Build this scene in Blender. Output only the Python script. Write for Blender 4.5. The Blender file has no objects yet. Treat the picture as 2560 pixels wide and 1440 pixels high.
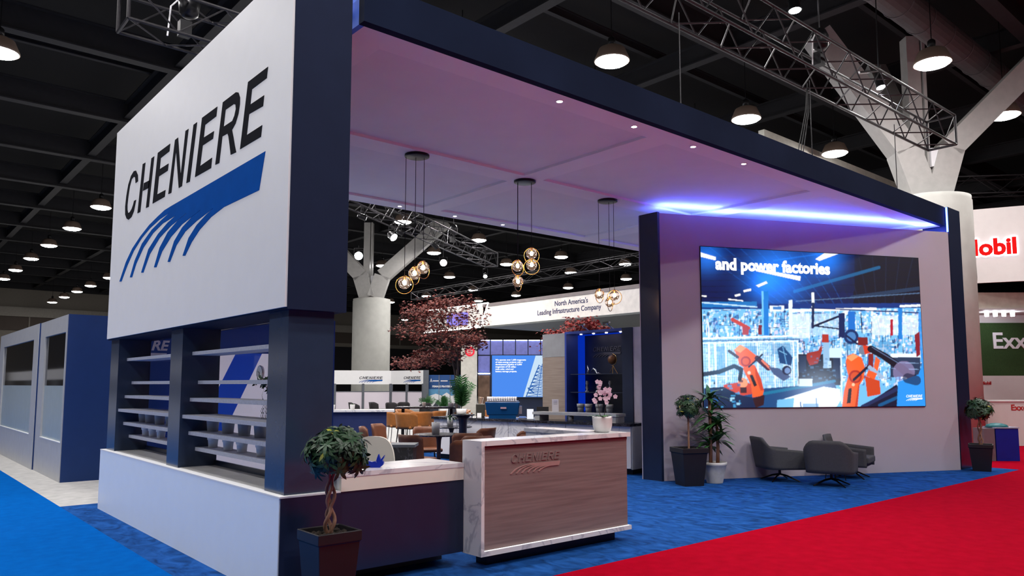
import bpy, math, random
import numpy as np
from mathutils import Vector, Matrix
from mathutils.geometry import tessellate_polygon
PI = math.pi
sc = bpy.context.scene
COL = sc.collection
rnd = random.Random(7)

# ------------------------------------------------------------------ camera
cd = bpy.data.cameras.new('camera'); cam = bpy.data.objects.new('camera', cd); COL.objects.link(cam)
PITCH, YAW = math.radians(5.352), math.radians(49.325)
cam.location = (0, 0, 1.6)
cam.rotation_euler = (PI/2 + PITCH, 0, YAW - PI/2)
cd.sensor_width = 36; cd.lens = 36*1888.3/2560
cd.shift_y = 64.3/2560
cd.clip_start = .05; cd.clip_end = 300
sc.camera = cam
# ------------------------------------------------------------------ world and exposure
w = bpy.data.worlds.new('world'); sc.world = w; w.use_nodes = True
bg = w.node_tree.nodes['Background']; bg.inputs[0].default_value = (.45, .5, .7, 1); bg.inputs[1].default_value = .012
sc.view_settings.view_transform = 'Standard'; sc.view_settings.look = 'None'
sc.view_settings.exposure = .42; sc.view_settings.gamma = 1; sc.view_settings.use_curve_mapping = False
LAMP = 125.0           # radiance of a high-bay lens
RT = Vector((.758, -.652, 0)); FW = Vector((.652, .758, 0))   # two handy floor directions of the hall
BLUE_LED = (.06, .14, 1.0)

# ------------------------------------------------------------------ materials
MATS = {}
def new_mat(name):
    m = bpy.data.materials.new(name); m.use_nodes = True
    nt = m.node_tree; b = nt.nodes['Principled BSDF']
    MATS[name] = m
    return m, nt, b
def mat(name, col, rough=.5, metal=0, var=.08, scale=6, spec=.5, trans=0, ior=1.45, coat=0):
    m, nt, b = new_mat(name)
    tc = nt.nodes.new('ShaderNodeTexCoord'); n = nt.nodes.new('ShaderNodeTexNoise'); n.inputs['Scale'].default_value = scale
    n.inputs['Detail'].default_value = 4
    nt.links.new(tc.outputs['Object'], n.inputs['Vector'])
    r = nt.nodes.new('ShaderNodeValToRGB')
    r.color_ramp.elements[0].position = .3; r.color_ramp.elements[1].position = .7
    r.color_ramp.elements[0].color = tuple(c*(1-var) for c in col)+(1,)
    r.color_ramp.elements[1].color = tuple(min(1, c*(1+var)) for c in col)+(1,)
    nt.links.new(n.outputs['Fac'], r.inputs['Fac']); nt.links.new(r.outputs['Color'], b.inputs['Base Color'])
    b.inputs['Roughness'].default_value = rough; b.inputs['Metallic'].default_value = metal
    b.inputs['Specular IOR Level'].default_value = spec
    b.inputs['Transmission Weight'].default_value = trans; b.inputs['IOR'].default_value = ior
    b.inputs['Coat Weight'].default_value = coat
    return m
def emit(name, col, s):
    m, nt, b = new_mat(name)
    b.inputs['Base Color'].default_value = (0, 0, 0, 1); b.inputs['Specular IOR Level'].default_value = 0
    b.inputs['Emission Color'].default_value = tuple(col)+(1,); b.inputs['Emission Strength'].default_value = s
    return m
def ramp_mat(name, stops, scale=(1, 1, 1), nscale=5, detail=6, rough=.6, distort=0, bump=0, coord='Object', spec=.5):
    m, nt, b = new_mat(name)
    tc = nt.nodes.new('ShaderNodeTexCoord'); mp = nt.nodes.new('ShaderNodeMapping'); mp.inputs['Scale'].default_value = scale
    n = nt.nodes.new('ShaderNodeTexNoise'); n.inputs['Scale'].default_value = nscale; n.inputs['Detail'].default_value = detail
    n.inputs['Distortion'].default_value = distort
    nt.links.new(tc.outputs[coord], mp.inputs['Vector']); nt.links.new(mp.outputs['Vector'], n.inputs['Vector'])
    r = nt.nodes.new('ShaderNodeValToRGB'); e = r.color_ramp.elements
    while len(e) < len(stops): e.new(.5)
    for k, (p, c) in enumerate(stops): e[k].position = p; e[k].color = tuple(c)+(1,)
    nt.links.new(n.outputs['Fac'], r.inputs['Fac']); nt.links.new(r.outputs['Color'], b.inputs['Base Color'])
    b.inputs['Roughness'].default_value = rough; b.inputs['Specular IOR Level'].default_value = spec
    if bump:
        bp = nt.nodes.new('ShaderNodeBump'); bp.inputs['Strength'].default_value = bump; bp.inputs['Distance'].default_value = .02
        n2 = nt.nodes.new('ShaderNodeTexNoise'); n2.inputs['Scale'].default_value = 180; nt.links.new(tc.outputs[coord], n2.inputs['Vector'])
        nt.links.new(n2.outputs['Fac'], bp.inputs['Height']); nt.links.new(bp.outputs['Normal'], b.inputs['Normal'])
    return m

def glow_print(name, col, s):        # printed graphic with glow added to lift it in the dim interior
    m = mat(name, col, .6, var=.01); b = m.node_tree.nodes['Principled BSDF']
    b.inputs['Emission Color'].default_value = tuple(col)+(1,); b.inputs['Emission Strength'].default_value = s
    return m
white = mat('white_laminate', (.78, .79, .80), .45, var=.02)
signw = mat('sign_white', (.80, .80, .80), .5, var=.01)
offw = mat('soffit_white', (.93, .91, .92), .75, var=.02, scale=2)
navy = mat('navy_laminate', (.013, .022, .055), .3, var=.05, spec=.5)
slate = mat('pillar_laminate', (.026, .042, .080), .22, var=.05, spec=.6)
navy2 = mat('navy_panel', (.012, .05, .17), .6, var=.05)
kickm = mat('grey_kickboard', (.10, .11, .13), .5)
blackp = mat('black_plastic', (.012, .012, .014), .42)
blackm = mat('black_metal', (.015, .015, .017), .35, .6)
trussm = mat('truss_steel', (.034, .032, .036), .45, .5, var=.2, scale=20)
steelm = mat('painted_column_steel', (.42, .41, .39), .5, var=.06)
concr = mat('column_concrete', (.50, .50, .46), .8, var=.06, scale=3)
greyp = mat('pod_grey', (.44, .445, .45), .45, .1, var=.04)
podblue = mat('pod_blue', (.006, .035, .15), .55, var=.04)
frost = mat('frosted_film', (.30, .37, .39), .35, var=.04)
glassd = mat('dark_glass', (.008, .009, .012), .06, spec=.35)
grey_shelf = ramp_mat('shelf_grey_wood', [(.3, (.34, .35, .40)), (.7, (.46, .47, .52))], (1, 10, 10), 6, rough=.55)
woodm = ramp_mat('greywashed_wood', [(.25, (.17, .115, .11)), (.5, (.225, .16, .15)), (.75, (.275, .20, .185))], (.35, 3, 9), 5, 8, rough=.5)
marble = ramp_mat('white_marble', [(.0, (.80, .78, .78)), (.47, (.80, .78, .78)), (.497, (.50, .50, .54)), (.52, (.78, .77, .77)), (1, (.82, .80, .80))], (1, 1, 1), 1.5, 5, rough=.22, distort=1.2)
dmarble = ramp_mat('black_marble', [(.0, (.012, .012, .016)), (.48, (.014, .014, .02)), (.5, (.09, .09, .11)), (.52, (.014, .014, .02)), (1, (.01, .01, .014))], (1, 1, 1), 5, 5, rough=.2, distort=1.5)
carp_blue = ramp_mat('blue_carpet', [(.3, (.008, .040, .15)), (.5, (.012, .075, .28)), (.7, (.020, .11, .39))], (1.6, .9, 1), 3.6, 8, rough=.95, distort=1.5, bump=.5, spec=.04)
carp_aisle = ramp_mat('bright_blue_carpet', [(.3, (.0, .095, .40)), (.7, (.0, .115, .47))], (1, 1, 1), 8, 5, rough=.95, bump=.4, spec=.02)
carp_red = ramp_mat('red_carpet', [(.3, (.33, .0005, .012)), (.7, (.40, .001, .016))], (1, 1, 1), 7, 5, rough=.95, bump=.4, spec=.02)
carp_white = ramp_mat('pale_carpet', [(.3, (.42, .42, .41)), (.7, (.54, .535, .52))], (1, 1, 1), 6, 6, rough=.95, bump=.3, spec=.1)
floorm = mat('hall_concrete', (.22, .22, .22), .7)
ceilm = mat('hall_roof_deck', (.006, .006, .007), .9)
beamm = mat('roof_steel', (.013, .013, .016), .7, var=.15)
hallw = mat('hall_wall_beige', (.20, .18, .15), .8, var=.04)
hallwd = mat('hall_wall_brown', (.07, .055, .045), .8, var=.05)
hall_wall_dark = mat('hall_wall_dark', (.01, .01, .013), .9)  # near-black surface for the lower far wall and the right wall
logo_black = mat('logo_black', (.009, .010, .014), .9, spec=.05)
logo_blue = mat('logo_blue', (.0, .070, .33), .9, spec=.05)
leather = mat('brown_leather', (.17, .060, .028), .45, var=.12, scale=14)
tan = mat('tan_leather', (.42, .155, .035), .45, var=.10, scale=14)
grey_fab = mat('grey_upholstery', (.060, .062, .070), .8, var=.08, scale=40)
black_fab = mat('black_upholstery', (.012, .010, .012), .7)
cream = mat('cream_plastic', (.84, .79, .68), .4, var=.02)
leaf = mat('dark_leaf', (.018, .055, .022), .42, var=.45, scale=9)
leaf2 = mat('green_leaf', (.035, .14, .035), .45, var=.4, scale=9)
leaf_y = mat('variegated_leaf', (.42, .42, .06), .45, var=.2)
maple_m = ramp_mat('maple_leaf', [(.3, (.10, .022, .018)), (.7, (.24, .055, .04))], nscale=9, rough=.6)
maple_r = ramp_mat('red_maple_leaf', [(.3, (.22, .012, .012)), (.7, (.42, .04, .03))], nscale=9, rough=.6)
bark = ramp_mat('bark', [(.3, (.16, .075, .05)), (.7, (.30, .16, .10))], (6, 6, 1), 8, rough=.8)
ramp_mat('dark_bark', [(.3, (.035, .025, .025)), (.7, (.08, .06, .055))], (6, 6, 1), 8, rough=.8)
soil = mat('soil', (.02, .014, .01), .95, var=.4, scale=60)
potw = mat('white_ceramic', (.72, .72, .71), .35, var=.02)
potg = mat('grey_ceramic', (.36, .38, .41), .6, var=.05)
brass = mat('brass', (.60, .38, .14), .25, .9, var=.03)
chrome = mat('chrome', (.6, .6, .62), .15, .95)
shade_m = mat('lamp_reflector', (.15, .105, .08), .55, var=.05)
smoke = mat('smoked_glass', (1, .90, .82), .02, trans=1, ior=1.05, var=0)
_b = smoke.node_tree.nodes['Principled BSDF']; _b.inputs['Emission Color'].default_value = (1, .62, .42, 1); _b.inputs['Emission Strength'].default_value = .07     # the lit globe glows a little
glassc = mat('clear_glass', (.95, .97, 1), .02, trans=1, ior=1.05, var=0)
bunny_b = mat('cobalt_plastic', (.0, .02, .36), .35)
machine_b = mat('machine_blue', (.0, .055, .19), .3, var=.03)
paper = mat('white_card', (.78, .78, .80), .6, var=.01)
orchid_m = mat('orchid_petal', (.80, .60, .71), .6, var=.1, scale=20)
green_wall = ramp_mat('moss_wall', [(.3, (.012, .035, .008)), (.7, (.035, .085, .018))], nscale=60, rough=.95)
pinkw = mat('exhibit_white', (.66, .62, .60), .6, var=.02)
bin_b = mat('bin_blue', (.0, .012, .26), .5)
poster_b = mat('poster_blue', (.012, .07, .24), .6)
poster_l = mat('poster_sky', (.10, .30, .52), .6)
rock = mat('poster_grey', (.30, .32, .36), .6)
purple_b = mat('backlit_panel', (.16, .18, .50), .45, var=.1)
bronze = mat('bronze_panel', (.16, .10, .07), .3, .6, var=.5, scale=2)
soffit_g = mat('soffit_grey', (.10, .11, .11), .6)
lilac = mat('lilac_paint', (.42, .40, .50), .6)
red_txt = emit('red_letter', (1, .012, .012), .7)
halo = emit('letter_halo', (.85, .88, 1), 3)
e_white = emit('screen_white', (1, 1, 1), 1.0)
e_lamp = emit('lamp_lens', (1, .96, .95), LAMP)
e_lamp_cool = emit('cool_lens', (.86, .9, 1), 30)
e_down = emit('downlight_lens', (1, .85, .75), 45)
e_bulb = emit('filament', (1, .58, .30), 75)
e_led = emit('blue_led', (.075, .125, 1.0), 115)
e_ledgap = emit('blue_led_gap', (.05, .13, 1), 14)
e_lednk = emit('blue_led_niche', (.01, .07, 1.0), 7)
e_strip = emit('white_led', (.95, .96, 1), 1.3)
e_wash = emit('blue_wash', (.002, .035, .60), .5)
e_strip2 = emit('cove_led', (.70, .78, 1), 26)
e_arc = emit('arc_lens', (.85, .95, 1), 250)
e_pink = emit('pink_lens', (1, .65, .6), 20)
e_tv = emit('tv_blue', (.08, .28, .92), .72)
e_tv2 = emit('tv_pale', (.62, .80, .98), .72)
e_tv3 = emit('tv_ink', (.02, .12, .45), .7)
e_neon = emit('neon_red', (1, .03, .06), .8)

# ------------------------------------------------------------------ mesh builder
ORG = {}
class MB:
    def __init__(s): s.v = []; s.f = []; s.m = []; s.k = 0
    def add(s, vs, fs):
        o = len(s.v); s.v += [tuple(v) for v in vs]; s.f += [tuple(i+o for i in f) for f in fs]; s.m += [s.k]*len(fs); return s
    def box(s, x0, x1, y0, y1, z0, z1):
        return s.add([(x, y, z) for z in (z0, z1) for x, y in ((x0, y0), (x1, y0), (x1, y1), (x0, y1))],
                     [(3, 2, 1, 0), (4, 5, 6, 7), (0, 1, 5, 4), (1, 2, 6, 5), (2, 3, 7, 6), (3, 0, 4, 7)])
    def obox(s, c, size, ax=None, taper=1):        # oriented box, ax = (x axis, y axis, z axis)
        ax = ax or (Vector((1, 0, 0)), Vector((0, 1, 0)), Vector((0, 0, 1)))
        c = Vector(c); hx, hy, hz = (a/2 for a in size)
        vs = []
        for z in (-1, 1):
            t = taper if z < 0 else 1
            for x, y in ((-1, -1), (1, -1), (1, 1), (-1, 1)): vs.append(c+ax[0]*x*hx*t+ax[1]*y*hy*t+ax[2]*z*hz)
        return s.add(vs, [(3, 2, 1, 0), (4, 5, 6, 7), (0, 1, 5, 4), (1, 2, 6, 5), (2, 3, 7, 6), (3, 0, 4, 7)])
    def prism(s, poly, o, ax, ay, an, d, holes=()):   # extrude a 2-D outline along an
        o, ax, ay, an = Vector(o), Vector(ax), Vector(ay), Vector(an)
        loops = [poly]+list(holes); flat = [p for l in loops for p in l]; n = len(flat)
        tri = tessellate_polygon([[Vector((p[0], p[1], 0)) for p in l] for l in loops])
        b = [o+ax*p[0]+ay*p[1] for p in flat]
        vs = b+[q+an*d for q in b]; fs = []
        for t in tri:
            a = (b[t[1]]-b[t[0]]).cross(b[t[2]]-b[t[0]])
            t = tuple(t) if a.dot(an)*d > 0 else tuple(t)[::-1]
            fs += [tuple(i+n for i in t), t[::-1]]
        k = 0
        for l in loops:
            for i in range(len(l)): fs.append((k+i, k+(i+1) % len(l), k+(i+1) % len(l)+n, k+i+n))
            k += len(l)
        return s.add(vs, fs)
    def tube(s, pts, r, n=8, cap=True):
        pts = [Vector(p) for p in pts]; rs = r if isinstance(r, (list, tuple)) else [r]*len(pts); vs = []; fs = []
        up = None
        for i, p in enumerate(pts):
            d = (pts[min(i+1, len(pts)-1)]-pts[max(i-1, 0)]).normalized()
            if up is None: up = Vector((0, 0, 1)) if abs(d.z) < .9 else Vector((1, 0, 0))
            a = d.cross(up).normalized(); b = a.cross(d); up = b
            for k in range(n):
                t = 2*PI*k/n; vs.append(p+a*rs[i]*math.cos(t)+b*rs[i]*math.sin(t))
        for i in range(len(pts)-1):
            for k in range(n): fs.append((i*n+k, i*n+(k+1) % n, (i+1)*n+(k+1) % n, (i+1)*n+k))
        if cap: fs += [tuple(range(n))[::-1], tuple(range((len(pts)-1)*n, len(pts)*n))]
        return s.add(vs, fs)
    def lathe(s, prof, c=(0, 0, 0), n=24, cap=True, ax=None):
        c = Vector(c); ax = ax or (Vector((1, 0, 0)), Vector((0, 1, 0)), Vector((0, 0, 1))); vs = []; fs = []
        for r, z in prof:
            for k in range(n):
                t = 2*PI*k/n; vs.append(c+ax[0]*r*math.cos(t)+ax[1]*r*math.sin(t)+ax[2]*z)
        for i in range(len(prof)-1):
            for k in range(n): fs.append((i*n+k, i*n+(k+1) % n, (i+1)*n+(k+1) % n, (i+1)*n+k))
        if cap: fs += [tuple(range(n))[::-1], tuple(range((len(prof)-1)*n, len(prof)*n))]
        return s.add(vs, fs)
    def sphere(s, c, r, n=16, sq=1):
        return s.lathe([(max(1e-4, r*math.sin(PI*i/(n//2))), -r*sq*math.cos(PI*i/(n//2))) for i in range(n//2+1)], c, n)
    def torus(s, c, R, r, a, b, n=28, m=8):
        c, a, b = Vector(c), Vector(a), Vector(b); an = a.cross(b); vs = []; fs = []
        for i in range(n):
            t = 2*PI*i/n; d = a*math.cos(t)+b*math.sin(t)
            for k in range(m):
                u = 2*PI*k/m; vs.append(c+d*(R+r*math.cos(u))+an*r*math.sin(u))
        for i in range(n):
            for k in range(m): fs.append((i*m+k, ((i+1) % n)*m+k, ((i+1) % n)*m+(k+1) % m, i*m+(k+1) % m))
        return s.add(vs, fs)
    def shell(s, fn, nu, nv, th):       # thick curved panel, fn(u,v) -> (point, normal)
        A = []; B = []
        for j in range(nv+1):
            for i in range(nu+1):
                p, q = fn(i/nu, j/nv); p, q = Vector(p), Vector(q); A.append(p+q*th/2); B.append(p-q*th/2)
        W = nu+1; o = len(A); fs = []
        for j in range(nv):
            for i in range(nu):
                a, b, c, d = j*W+i, j*W+i+1, (j+1)*W+i+1, (j+1)*W+i
                fs += [(a, b, c, d), (a+o, d+o, c+o, b+o)]
        for i in range(nu): a, b = i, i+1; fs.append((a, a+o, b+o, b)); a, b = nv*W+i, nv*W+i+1; fs.append((a, b, b+o, a+o))
        for j in range(nv): a, b = j*W, (j+1)*W; fs.append((a, b, b+o, a+o)); a, b = j*W+nu, (j+1)*W+nu; fs.append((a, a+o, b+o, b))
        return s.add(A+B, fs)
    def leafq(s, p, d, n, L, W, curl=.15, seg=3):     # a pointed leaf of a few quads
        p, d, n = Vector(p), Vector(d).normalized(), Vector(n).normalized(); sd = d.cross(n).normalized(); vs = []; fs = []
        ws = {2: (.15, 1, .02), 3: (.2, .95, .8, .02), 4: (.2, .8, 1, .7, .02)}[seg]
        for i in range(seg+1):
            t = i/seg; q = p+d*L*t-n*curl*L*t*t
            vs += [q-sd*W/2*ws[i], q+sd*W/2*ws[i]]
        for i in range(seg): fs.append((2*i, 2*i+1, 2*i+3, 2*i+2))
        return s.add(vs, fs)
    def build(s, name, mats, parent=None, smooth=False, bevel=0):
        me = bpy.data.meshes.new(name); o = ORG.get(parent, Vector((0, 0, 0))) if parent else Vector((0, 0, 0))
        me.from_pydata([(a-o.x, b-o.y, c-o.z) for a, b, c in s.v], [], s.f)
        mats = mats if isinstance(mats, (list, tuple)) else [mats]
        for m in mats: me.materials.append(m)
        if len(mats) > 1: me.polygons.foreach_set('material_index', s.m)
        if smooth: me.polygons.foreach_set('use_smooth', [True]*len(s.f))
        me.update()
        ob = bpy.data.objects.new(name, me); COL.objects.link(ob)
        if parent: ob.parent = parent
        ORG[ob] = o
        if bevel:
            b = ob.modifiers.new('bevel', 'BEVEL'); b.width = bevel; b.segments = 3; b.limit_method = 'ANGLE'
        return ob
def tag(o, label, cat, group=None, kind=None):
    o['label'] = label; o['category'] = cat
    if group: o['group'] = group
    if kind: o['kind'] = kind
    return o
def thing(name, label, cat, loc=(0, 0, 0), rotz=0, group=None):
    o = bpy.data.objects.new(name, None); COL.objects.link(o); o.empty_display_size = .1
    o.location = loc; o.rotation_euler = (0, 0, rotz); ORG[o] = Vector((0, 0, 0)) if rotz else Vector(loc)
    return tag(o, label, cat, group)
def thingl(*a, **k):       # parts are written in local coordinates
    o = thing(*a, **k); ORG[o] = Vector((0, 0, 0)); return o
def struct(name, mb, m):
    o = mb.build(name, m); o['kind'] = 'structure'; return o
def copy_tree(o, parent=None):
    c = o.copy(); COL.objects.link(c); c.parent = parent
    for ch in list(o.children): copy_tree(ch, c)
    return c
def dup(o, loc, rotz, label, group=None):
    c = copy_tree(o); c.location = loc; c.rotation_euler = (0, 0, rotz); c['label'] = label
    if group: c['group'] = group
    return c
def part(name, parent, m, *boxes, bevel=0):
    b = MB()
    for x in boxes: b.box(*x)
    return b.build(name, m, parent, bevel=bevel)
def text(name, parent, body, size, o, ax, ay, m, ext=.002, align='CENTER', bold=0, shear=0, sx=1, spacing=1, line=1):
    cu = bpy.data.curves.new(name, 'FONT'); cu.body = body; cu.size = size; cu.align_x = align; cu.extrude = ext; cu.offset = bold; cu.shear = shear
    cu.space_character = spacing; cu.space_line = line; cu.resolution_u = 3
    t = bpy.data.objects.new(name, cu); COL.objects.link(t)
    bpy.context.view_layer.update()
    me = bpy.data.meshes.new_from_object(t.evaluated_get(bpy.context.evaluated_depsgraph_get()))
    bpy.data.objects.remove(t)
    ax, ay = Vector(ax), Vector(ay); an = ax.cross(ay)
    org = ORG.get(parent, Vector((0, 0, 0))) if parent else Vector((0, 0, 0)); o = Vector(o)-org
    for v in me.vertices: c = v.co.copy(); v.co = o+ax*c.x*sx+ay*c.y+an*c.z
    me.materials.clear(); me.materials.append(m); me.name = name
    ob = bpy.data.objects.new(name, me); COL.objects.link(ob)
    if parent: ob.parent = parent
    ORG[ob] = org
    return ob

def beam_light(parent, c, d, watts, angle, col=(1, .95, .88), r=.06, blend=.6):     # the light of a lamp, kept with its lamp
    l = bpy.data.lights.new('beam', 'SPOT'); l.energy = watts; l.spot_size = math.radians(angle); l.spot_blend = blend; l.color = col; l.shadow_soft_size = r
    o = bpy.data.objects.new('beam', l); COL.objects.link(o); o.rotation_euler = Vector(d).to_track_quat('-Z', 'Y').to_euler()
    o.location = Vector(c)-ORG.get(parent, Vector((0, 0, 0))); o.parent = parent
    return o
# ------------------------------------------------------------------ the company logo as outlines (0..1 across, upwards)
LG = {}
def _lg():
    px = dict(
     C=[(166,778),(165,740),(153,712),(140,715),(122,745),(105,800),(93,870),(86,935),(86,985),(95,1010),(107,1017),(125,1000),(140,965),(150,915),(154,893),(141,900),(135,925),(126,950),(114,970),(104,975),(100,955),(100,925),(106,870),(115,810),(127,765),(140,750),(148,755),(150,780),(150,790)],
     H1=[(195,672),(212,662),(180,968),(162,977)], H2=[(249,636),(267,623),(233,936),(215,944)], H3=[(202,790),(240,771),(235,818),(196,838)],
     E1=[(289,602),(366,545),(361,592),(307,634),(301,703),(356,668),(351,712),(296,748),(285,860),(337,832),(332,874),(256,917)],
     N=[(354,858),(396,522),(415,507),(431,740),(461,466),(480,453),(439,808),(419,820),(402,590),(373,850)],
     I=[(511,428),(533,412),(488,780),(466,790)],
     E2=[(564,385),(659,315),(652,375),(583,428),(574,508),(638,467),(632,514),(568,556),(552,684),(626,632),(620,696),(520,753)],
     R=[(693,289),(775,226),(790,228),(800,258),(799,300),(790,360),(772,420),(750,460),(758,500),(768,560),(776,598),(742,614),(736,560),(728,500),(722,482),(690,500),(671,665),(646,676)],
     R_h=[(710,335),(760,300),(772,303),(774,330),(765,372),(752,404),(698,440)],
     E3=[(850,163),(974,68),(966,138),(874,208),(864,303),(950,245),(943,312),(856,362),(842,492),(938,430),(930,502),(800,580)])
    legs = [([(372,932),(330,958),(285,1000),(235,1050),(180,1120),(130,1195),(90,1280),(50,1400)],[(63,1400),(100,1300),(140,1210),(190,1130),(240,1070),(300,1015),(362,973)]),
     ([(362,973),(310,1020),(250,1080),(190,1165),(145,1270),(115,1374)],[(129,1374),(155,1290),(200,1190),(260,1100),(320,1040),(403,988)]),
     ([(403,988),(350,1035),(290,1105),(230,1200),(185,1345)],[(199,1345),(240,1230),(300,1130),(370,1055),(465,977)]),
     ([(468,977),(410,1025),(350,1095),(300,1190),(265,1312)],[(280,1312),(315,1215),(370,1125),(440,1045),(553,957)]),
     ([(556,957),(500,1000),(440,1065),(390,1150),(350,1278)],[(365,1278),(405,1175),(460,1090),(530,1025),(632,947)]),
     ([(634,947),(590,985),(530,1050),(480,1130),(443,1240)],[(459,1240),(500,1155),(550,1078),(620,1000),(700,938)])]
    body = [(958,592),(919,833),(700,938),(634,947),(556,957),(468,977),(403,988),(362,973),(372,932)]
    fw = Vector((math.cos(YAW)*math.cos(PITCH), math.sin(YAW)*math.cos(PITCH), math.sin(PITCH)))
    r = Vector((math.sin(YAW), -math.cos(YAW), 0)); u = r.cross(fw)
    def cv(p):           # the photographed sign face seen square on
        d = fw+r*((280+p[0]/2.483-1280)/1888.3)-u*((140+p[1]/2.483-784.3)/1888.3)
        t = 2.42/d.x; return ((10.44-d.y*t)/4.52, (1.6+d.z*t-2.9)/4.52)
    for k, v in px.items(): LG[k] = [cv(p) for p in v]
    LG['body'] = [cv(p) for p in body]
    LG['legs'] = [[cv(p) for p in a+b] for a, b in legs]
_lg()
def logo(parent, o, ax, ay, W, mt, ms, d=.004, H=None):
    ax, ay = Vector(ax), Vector(ay); an = ax.cross(ay); k = (H or W)
    b = MB()
    for n in ('C', 'H1', 'H2', 'H3', 'E1', 'N', 'I', 'E2', 'R', 'E3'):
        b.prism(LG[n], o, ax*W, ay*k, an, d, [LG['R_h']] if n == 'R' else ())
    b.build('logo_lettering', mt, parent)
    b = MB(); b.prism(LG['body'], o, ax*W, ay*k, an, d)
    for l in LG['legs']: b.prism(l, o, ax*W, ay*k, an, d)
    b.build('logo_swoosh', ms, parent)

# ================================================================== the hall
struct('floor', MB().box(-40, 95, -25, 90, -.3, 0), floorm)
struct('ceiling', MB().box(-40, 95, -25, 90, 12.5, 12.8), ceilm)
struct('wall_far', MB().box(-40, 95, 86, 86.3, 0, 12.5), hallw)
struct('trim_1', MB().box(-40, 95, 85.5, 86, 8.1, 9.0), mat('wall_band_pale', (.26, .24, .21), .8))
struct('trim_2', MB().box(-40, 95, 85.8, 86, 6.8, 8.1), hallwd)
struct('trim_3', MB().box(30, 95, 85.6, 86, 0, 6.3), hall_wall_dark)
b = MB()
for k in range(-6, 16): b.box(k*6, k*6+.12, 85.7, 86, 6.8, 8.1)
struct('trim_4', b, hallw)
struct('wall_right', MB().box(95, 95.3, -25, 90, 0, 12.5), hall_wall_dark)
struct('wall_left', MB().box(-40.3, -40, -25, 90, 0, 12.5), hallw)
struct('wall_near', MB().box(-40, 95, -25.3, -25, 0, 12.5), hallw)
def beam(x0, x1, y0, y1, z, h, fl):
    b = MB()
    if x1-x0 > y1-y0:
        b.box(x0, x1, (y0+y1)/2-.03, (y0+y1)/2+.03, z, z+h); b.box(x0, x1, y0, y1, z-.04, z); b.box(x0, x1, y0, y1, z+h, z+h+.04)
    else:
        b.box((x0+x1)/2-.03, (x0+x1)/2+.03, y0, y1, z, z+h); b.box(x0, x1, y0, y1, z-.04, z); b.box(x0, x1, y0, y1, z+h, z+h+.04)
    struct('roof_beam', b, beamm)
for k in range(15): beam(-40, 95, 5.55+5.7*k, 5.9+5.7*k, 10.8, .7, .3)
for k in range(12): beam(.75+5.7*k, 1.05+5.7*k, -25, 86, 10.95, .5, .3)
for k in range(14):       # light purlins between the beams
    beam(-40, 95, 2.8+5.7*k, 2.95+5.7*k, 11.7, .2, .15)
b = MB().tube([(8, 6.9, 10.45), (60, 6.9, 10.45)], .36, 20)
for k in range(40): b.torus((9+k*1.25, 6.9, 10.45), .37, .012, (0, 1, 0), (0, 0, 1), 20, 4)
tag(b.build('air_duct', mat('duct_skin', (.10, .09, .095), .6, .4)), 'long round ventilation duct under the roof at upper right', 'duct')

# carpets
def carpet(name, m, label, *bx):
    b = MB()
    for q in bx: b.box(*q, 0, .008)
    return tag(b.build(name, m), label, 'carpet')
carpet('aisle_carpet', carp_aisle, 'bright blue aisle carpet left of the white sign wall', (-2.4, 2.08, -8, 60))
carpet('red_carpet', carp_red, 'red carpet filling the lower right of the floor', (2.08, 45, -8, 4.70), (16.6, 45, 4.70, 11.2))
carpet('booth_carpet', carp_blue, 'mottled blue carpet under the exhibition stand', (2.08, 16.6, 4.70, 11.5), (5.5, 16.6, 11.5, 16.9))
carpet('pale_carpet', carp_white, 'off-white carpet behind the stand and around the grey meeting pods', (2.08, 5.5, 11.5, 60), (5.5, 30, 16.9, 60), (16.6, 30, 11.2, 16.9))

# ================================================================== sign tower
st = thing('sign_tower', 'tall navy tower with huge white sign face and dark logo lettering', 'sign', (2.68, 8.2, 2.17))
part('tower_body', st, mat('tower_navy', (.012, .019, .048), .7, var=.05, spec=.12), (2.432, 2.93, 5.452, 10.95, 2.175, 4.97))
part('sign_face', st, signw, (2.414, 2.432, 5.462, 10.945, 2.19, 4.96))
logo(st, (2.414, 10.44, 2.9), (0, -1, 0), (0, 0, 1), 4.52, logo_black, logo_blue, .003)

# display shelving under the tower
dw = thing('shelf_wall', 'navy open shelf wall on a white plinth under the big sign', 'shelving', (2.65, 8.2, 0))
part('plinth', dw, mat('plinth_white', (.80, .89, .97), .4, var=.01), (2.42, 2.90, 5.478, 11.02, 0, .752))
part('plinth_front', dw, navy, (2.428, 2.92, 5.466, 5.478, 0, .752))
part('plinth_top', dw, white, (2.418, 2.92, 5.464, 11.025, .752, .765))
part('plinth_inlay', dw, mat('inlay_grey', (.36, .36, .35), .5), (2.50, 2.86, 5.90, 8.04, .765, .768), (2.50, 2.86, 8.43, 10.56, .765, .768))
for y0, y1 in ((5.523, 5.887), (8.045, 8.424), (10.567, 10.956)):
    part('pillar', dw, slate, (2.476, 2.86, y0, y1, .765, 2.175))
ZS = (1.935, 1.64, 1.464, 1.295, 1.126, .963); XS = (2.575, 2.642, 2.568, 2.50, 2.566, 2.638)
for y0, y1 in ((5.887, 8.045), (8.424, 10.567)):
    for z, x in zip(ZS, XS): part('shelf', dw, grey_shelf, (x, 2.845, y0, y1, z-.036, z))
for y0, y1 in ((5.887, 8.045), (8.424, 10.567)):
    part('glass_back', dw, glassc, (2.848, 2.854, y0, y1, .82, 2.17))
    part('back_rail', dw, navy, (2.84, 2.86, y0, y1, .766, .82))

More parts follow.
